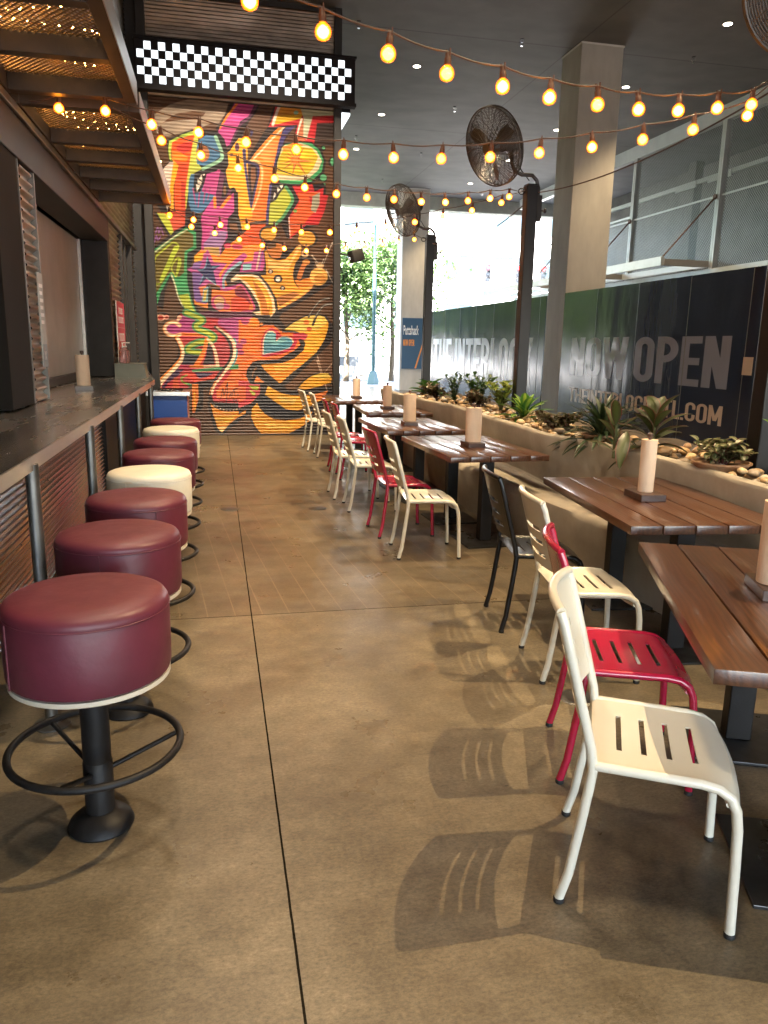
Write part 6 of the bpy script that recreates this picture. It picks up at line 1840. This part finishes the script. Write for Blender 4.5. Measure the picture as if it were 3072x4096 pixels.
# unseen upper screen added behind the camera to limit the sky light
bw = thing('rear_wall', 'dark rear wall closing the patio behind the camera', 'wall', (4, -6, 0))
MB().bb(-7, 10, -.2, 0, 3.0, 6.89).obj('wall', MT['dark_frame'], bw)

# ================================================================= THINGS ON AND ROUND THE COUNTER
MT['pink'] = M('magenta_sign', (.62, .015, .09), .35)
ps = thing('pink_notice', 'bright pink notice board leaning on the corrugated wall above the counter', 'sign', (-1.19, 10.65, 1.155))
MB().bb(-.008, .004, -.40, .40, 0, .92, .002).obj('panel', MT['pink'], ps)
MB().bb(-.010, -.0085, -.405, .405, -.001, .925).bb(-.009, .005, -.408, -.401, 0, .92).obj('edge', MT['white'], ps)
for txt, z, w_, h in (('this site', .78, .50, .09), ('is cashless', .66, .58, .09)): pass
def notice_lines(rows):
    m = MB(); r_ = random.Random(4)
    for z, w_, h, n in rows:
        y = -w_ / 2
        for k in range(n):
            ww = w_ / n * r_.uniform(.62, .85)
            # open letter-like shapes
            m.bb(.0042, .0056, y, y + ww * .25, z, z + h).bb(.0042, .0056, y + ww * .26, y + ww, z + h * .8, z + h)
            if k % 2: m.bb(.0042, .0056, y + ww * .75, y + ww, z, z + h * .79)
            if k % 3: m.bb(.0042, .0056, y + ww * .26, y + ww * .74, z, z + h * .2)
            y += w_ / n
    return m
notice_lines([(.77, .42, .075, 7), (.655, .56, .08, 9), (.43, .56, .10, 8), (.335, .24, .07, 3), (.20, .60, .10, 9)]).obj('lettering', MT['letter_white'], ps)
MB().bb(.0042, .0052, -.36, .36, .595, .600).obj('rule', MT['letter_white'], ps)

wn = thing('wall_notice', 'narrow pale vertical notice with an X hanging on the corrugated strip', 'sign', (-1.20, 5.97, 1.75))
MB().bb(-.004, .004, -.075, .075, -.35, .30, .002).obj('panel', M('notice_grey', (.36, .38, .38), .5), wn)
MB().bb(.0042, .0052, -.075, .075, -.35, -.19).obj('foot_panel', M('notice_blue', (.16, .22, .26), .4), wn)
for s in (-1, 1): MB().add([(.0062, s * .022 - .006, -.30), (.0062, s * .022 + .006, -.30), (.0062, -s * .022 + .006, -.24), (.0062, -s * .022 - .006, -.24)], [(0, 1, 2, 3)]).obj('cross_mark', MT['letter_white'], wn)
m_ = MB(); 
for i in range(6): m_.bb(.0043, .0055, -.05, .05 - .015 * (i % 2), .20 - i * .05, .225 - i * .05)
m_.obj('print', MT['letter_white'], wn)

tr = thing('plastic_tray', 'grey green rectangular tray standing on edge at the end of the counter', 'tray', (-1.0, 9.83, 1.151))
MT['tray'] = M('grey_green_plastic', (.20, .21, .17), .5, var=.1, vs=8)
def tray_poly(y0, y1): pass
m_ = MB(); V = [(-.20, 0, 0), (.17, 0, 0), (.14, 0, .165), (-.20, 0, .165), (-.20, .36, 0), (.17, .36, 0), (.14, .36, .165), (-.20, .36, .165)]
m_.add(V, [(0, 1, 2, 3), (7, 6, 5, 4), (0, 4, 5, 1), (1, 5, 6, 2), (0, 3, 7, 4)])
m_.obj('body', MT['tray'], tr)
MB().bb(-.205, .15, -.006, .366, .166, .172, .002).obj('rim', MT['tray'], tr)
hb = thing('sanitiser_bottle', 'clear pump bottle standing on the tray before the pink notice', 'bottle', (-1.08, 9.98, 1.325))
MT['clear'] = M('clear_plastic', (.75, .45, .45), .15); MT['clear'].node_tree.nodes['Principled BSDF'].inputs['Transmission Weight'].default_value = .75
MB().lathe([(.001, 0), (.045, 0), (.048, .01), (.048, .13), (.040, .155), (.016, .17), (.016, .185), (.001, .185)], 24).obj('bottle_body', MT['clear'], hb, 40)
MB().lathe([(.018, .186), (.018, .205), (.006, .207), (.006, .235), (.001, .235)], 16).bb(-.01, .055, -.008, .008, .236, .248, .002).obj('pump', MT['white'], hb, 40)
hb2 = dup(hb, None, (-1.10, 9.78 + .1, 1.325), rz=.5, label='second clear pump bottle on the tray, partly hidden')

# blue cart at the end of the bar
bc = thing('condiment_cart', 'blue sided cart with a steel top of small wells beside the mural', 'cart', (-.72, 12.5, 0))
MT['cart_blue'] = M('cart_blue', (.008, .045, .22), .4)
MB().bb(-.30, .27, -.30, .30, .12, .775, .006).obj('body', MT['cart_blue'], bc)
MB().bb(.271, .277, -.29, .29, .13, .77).obj('side_panel', M('cart_side', (.35, .10, .22), .5, col2=(.55, .25, .05), vs=7), bc)
tm = MB(); tm.bb(-.34, .32, -.34, .34, .776, .84, .005); tm.obj('top', MT['edge_steel'], bc)
for i in range(3):
    for j in range(2):
        MB().lathe([(.001, .841), (.072, .841), (.082, .846), (.082, .852), (.074, .852), (.066, .845), (.001, .844)], 24, (-.22 + .17 * i, -.14 + .24 * j, 0)).obj('well', MT['black_steel'] if (i + j) % 2 else MT['chrome'], bc, 40)
for sx in (-.24, .22):
    for sy in (-.24, .24): MB().lathe([(.001, -.03), (.045, -.03), (.05, -.02), (.05, .02), (.045, .03), (.001, .03)], 18, (sx, sy, .05), Matrix.Rotation(pi / 2, 3, 'X')).bb(sx - .02, sx + .02, sy - .02, sy + .02, .09, .121).obj('caster', MT['rubber'], bc, 40)

# floodlight on the mural wall edge
fl = thing('floodlight', 'dark floodlight on a bracket sticking out from the mural wall edge', 'floodlight', (2.14, 13.56, 3.12))
MB().tube([(0, 0, 0), (.10, -.02, -.02), (.17, -.03, -.03)], .014, 8).obj('bracket', MT['black_steel'], fl, 60)
MB().box((.27, -.05, -.03), (.24, .16, .20), Matrix.Rotation(rad(-18), 3, 'Y') @ Matrix.Rotation(rad(25), 3, 'Z'), .02).obj('housing', MT['dark_frame'], fl, 40)
MB().box((.17, -.03, -.08), (.05, .10, .06), None, .01).obj('clamp', MT['chrome'], fl, 40)
MB().tube([(.35, -.05, -.06), (.5, -.04, -.07), (.7, -.02, -.05), (1.0, 0, .0)], .008, 6).obj('lead', MT['rubber'], fl, 60)

# floor drains
for x, y, lab in ((.10, 7.42, 'round metal drain cover on the floor joint'), (.95, 7.35, 'round metal drain cover near the cream chairs'), (1.62, 3.02, 'round metal drain cover by the nearest red chair')):
    tag(MB().lathe([(.001, .0045), (.085, .0045), (.09, .002), (.09, .0005)], 30).lathe([(.02, .0055), (.06, .0055), (.06, .0046), (.02, .0046)], 24).obj('drain_cover', MT['pipe'], None, 40, loc=(x, y, 0)), lab, 'drain cover')

# ================================================================= OUTSIDE
MT['bark'] = M('bark', (.12, .09, .06), .9, var=.3, vs=8, bump=.4, bs=20)
gT = leaf_mat('street_tree_leaf', (.14, .21, .07), (.09, .16, .05), rough=.6)
def street_tree(x, y, H, R, seed, label, n=5200, low=.28, ls=1.0, sp=.24):
    r = random.Random(seed); t = thing('street_tree', label, 'tree', (x, y, -.1), 0, 'street trees outside')
    tk = MB(); tk.tube([(0, 0, 0), (.05, 0, H * .25), (-.03, .05, H * .5), (.02, 0, H * .8)], [.14, .11, .08, .03], 10)
    limbs = []
    for k in range(9):
        a = k * 2.4; z = H * (low + .055 * k); L = R * r.uniform(.55, .9)
        tip = Vector((cos(a) * L, sin(a) * L, z + L * .55)); limbs.append(tip)
        tk.tube([(0, 0, z), tuple(Vector((0, 0, z)).lerp(tip, .5) + Vector((0, 0, .1))), tuple(tip)], [.05, .035, .012], 7)
    tk.obj('trunk', MT['bark'], t, 60)
    lb = LB()
    cl = [Vector((0, 0, H * .85))] + limbs + [l * .6 + Vector((0, 0, H * .35)) for l in limbs]
    for i in range(n):
        c = cl[r.randrange(len(cl))]
        p = c + Vector((r.gauss(0, 1), r.gauss(0, 1), r.gauss(0, .8))) * R * sp
        lb.leaf(p, dirv(r.uniform(0, 6.3), r.uniform(-.8, .8)), UP, r.uniform(.16, .28) * ls, r.uniform(.06, .10) * ls, .5, .2, 2)
    lb.obj('crown', gT, t)
    return t
street_tree(5.6, 33.6, 6.4, 2.0, 3, 'leafy street tree seen between the mural wall and the far column')
street_tree(8.3, 36.5, 7.2, 2.3, 6, 'second leafy street tree beyond the teal lamp post')
street_tree(3.6, 39, 6.4, 2.1, 9, 'farther street tree half hidden by the mural wall')
for i_, (x_, y_, H_) in enumerate(((2.0, 35.2, 5.6), (-1.5, 34, 6.8), (-4.2, 35.5, 7.0), (-7.5, 34.5, 7.4), (-11, 36, 7.5), (-15.5, 35, 7.8), (-21, 37, 8.2))):  # unseen dense trees added so the hoarding reflects dark green
    street_tree(x_, y_, H_, 2.5, 20 + i_, ['street tree just hidden by the painted wall', 'second street tree behind the painted wall', 'third street tree behind the painted wall', 'fourth street tree behind the painted wall', 'fifth street tree behind the painted wall', 'sixth street tree behind the painted wall', 'farthest left street tree behind the painted wall'][i_], 5200, .16, 1.6, .30)
MT['teal'] = M('teal_post', (.045, .105, .115), .5, .1)
lp = thing('street_lamp', 'teal street lamp post with a square base beyond the patio', 'street lamp', (6.35, 31.3, 0))
MB().lathe([(.001, 0), (.24, 0), (.24, .06), (.17, .5), (.13, .55), (.001, .55)], 4).obj('base', MT['teal'], lp)
MB().lathe([(.085, .55), (.08, 3), (.075, 4.4), (.06, 4.42), (.05, 6.2), (.07, 6.22), (.07, 6.3), (.001, 6.3)], 14).obj('pole', MT['teal'], lp, 50)
MB().tube([(0, 0, 6.2), (.4, 0, 6.7), (1.2, 0, 6.8)], .03, 8).obj('arm', MT['teal'], lp, 50)
MB().box((1.5, 0, 6.78), (.6, .25, .12), None, .03).obj('lamp_head', MT['teal'], lp)
# low planters / cabinets across the street edge
MT['grey_box'] = M('grey_cabinet', (.10, .11, .12), .6)
def bench_box(x, y, w_, lab):
    t = thing('street_bench', lab, 'bench', (x, y, 0), 0, 'dark benches on the far pavement')
    MB().bb(-w_ / 2, w_ / 2, -.3, .3, .42, .95, .01).obj('back', MT['grey_box'], t)
    for s in (-1, 1): MB().bb(s * w_ * .42 - .04, s * w_ * .42 + .04, -.3, .3, 0, .419).obj('leg', MT['grey_box'], t)
bench_box(6.6, 42.6, 2.3, 'left dark street bench seen under the tree')
bench_box(9.6, 43.5, 1.9, 'right dark street bench just left of the lamp post')
# building across the road
MT['facade'] = M('pale_facade', (.78, .77, .74), .8, var=.05, vs=.6)
MT['win'] = M('facade_glass', (.035, .055, .065), .3, spec=.3)
ob = thing('office_building', 'pale office building across the road, washed out by daylight', 'building', (28, 74, 0))
MB().bb(-34, 30, 0, 14, 0, 26).obj('wall', MT['facade'], ob)
for k in range(12):
    for f in range(5):
        fr = MB().bb(-31 + k * 5, -28.2 + k * 5, -.06, -.002, 3.2 + f * 4.6, 5.6 + f * 4.6).obj('window', MT['win'], ob)
        MB().bb(-31.1 + k * 5, -28.1 + k * 5, -.10, -.0605, 5.61 + f * 4.6, 5.75 + f * 4.6).bb(-29.7 + k * 5, -29.6 + k * 5, -.10, -.0605, 3.2 + f * 4.6, 5.6 + f * 4.6).obj('window_frame', MT['grey_box'], fr)
# traffic signals
MT['sig'] = M('signal_case', (.02, .02, .022), .5)
MT['red_lamp'] = glow('red_lamp', (1.0, .04, .05), 1.5)
ts_ = thing('traffic_signal', 'red traffic signal hanging over the road, nearer the far fan pole', 'traffic light', (16.0, 45, 5.9), 0, 'traffic signals over the road')
MB().bb(-.17, .17, -.10, .10, -.5, .5, .02).obj('case', MT['sig'], ts_)
for k in range(3):
    MB().lathe([(.001, 0), (.115, 0), (.115, .02), (.001, .03)], 20, (0, -.101, .32 - .32 * k), Matrix.Rotation(pi / 2, 3, 'X')).obj('lens', MT['red_lamp'] if k == 0 else MT['grey_box'], ts_, 50)
    MB().sheet(lambda u, v, k=k: Vector((.135 * cos(pi * u), -.10 - .18 * v, .32 - .32 * k + .135 * sin(pi * u))), [i / 8 for i in range(9)], [0, 1], (), .006).obj('visor', MT['sig'], ts_, 50)
dup(ts_, None, (19.54, 45, 5.95), label='red traffic signal right of the middle fan pole')
dup(ts_, None, (17.94, 45, 5.93), label='red traffic signal mostly behind the middle fan pole')
for x_, lab_ in ((13.95, 'unlit traffic signal left of the red ones, seen from its side'), (10.43, 'unlit traffic signal beside the leafy trees near the far column')):
    o_ = dup(ts_, None, (x_, 45, 5.9), rz=rad(70), label=lab_)
sm2 = tag(MB().tube([(10, 45.3, 6.5), (24, 45.3, 6.5)], .05, 8).tube([(24, 45.3, 0), (24, 45.3, 6.9)], .13, 12).obj('signal_mast', MT['grey_box'], None, 50), 'long signal mast arm carrying the traffic signals', 'mast')

bpy.context.view_layer.update()
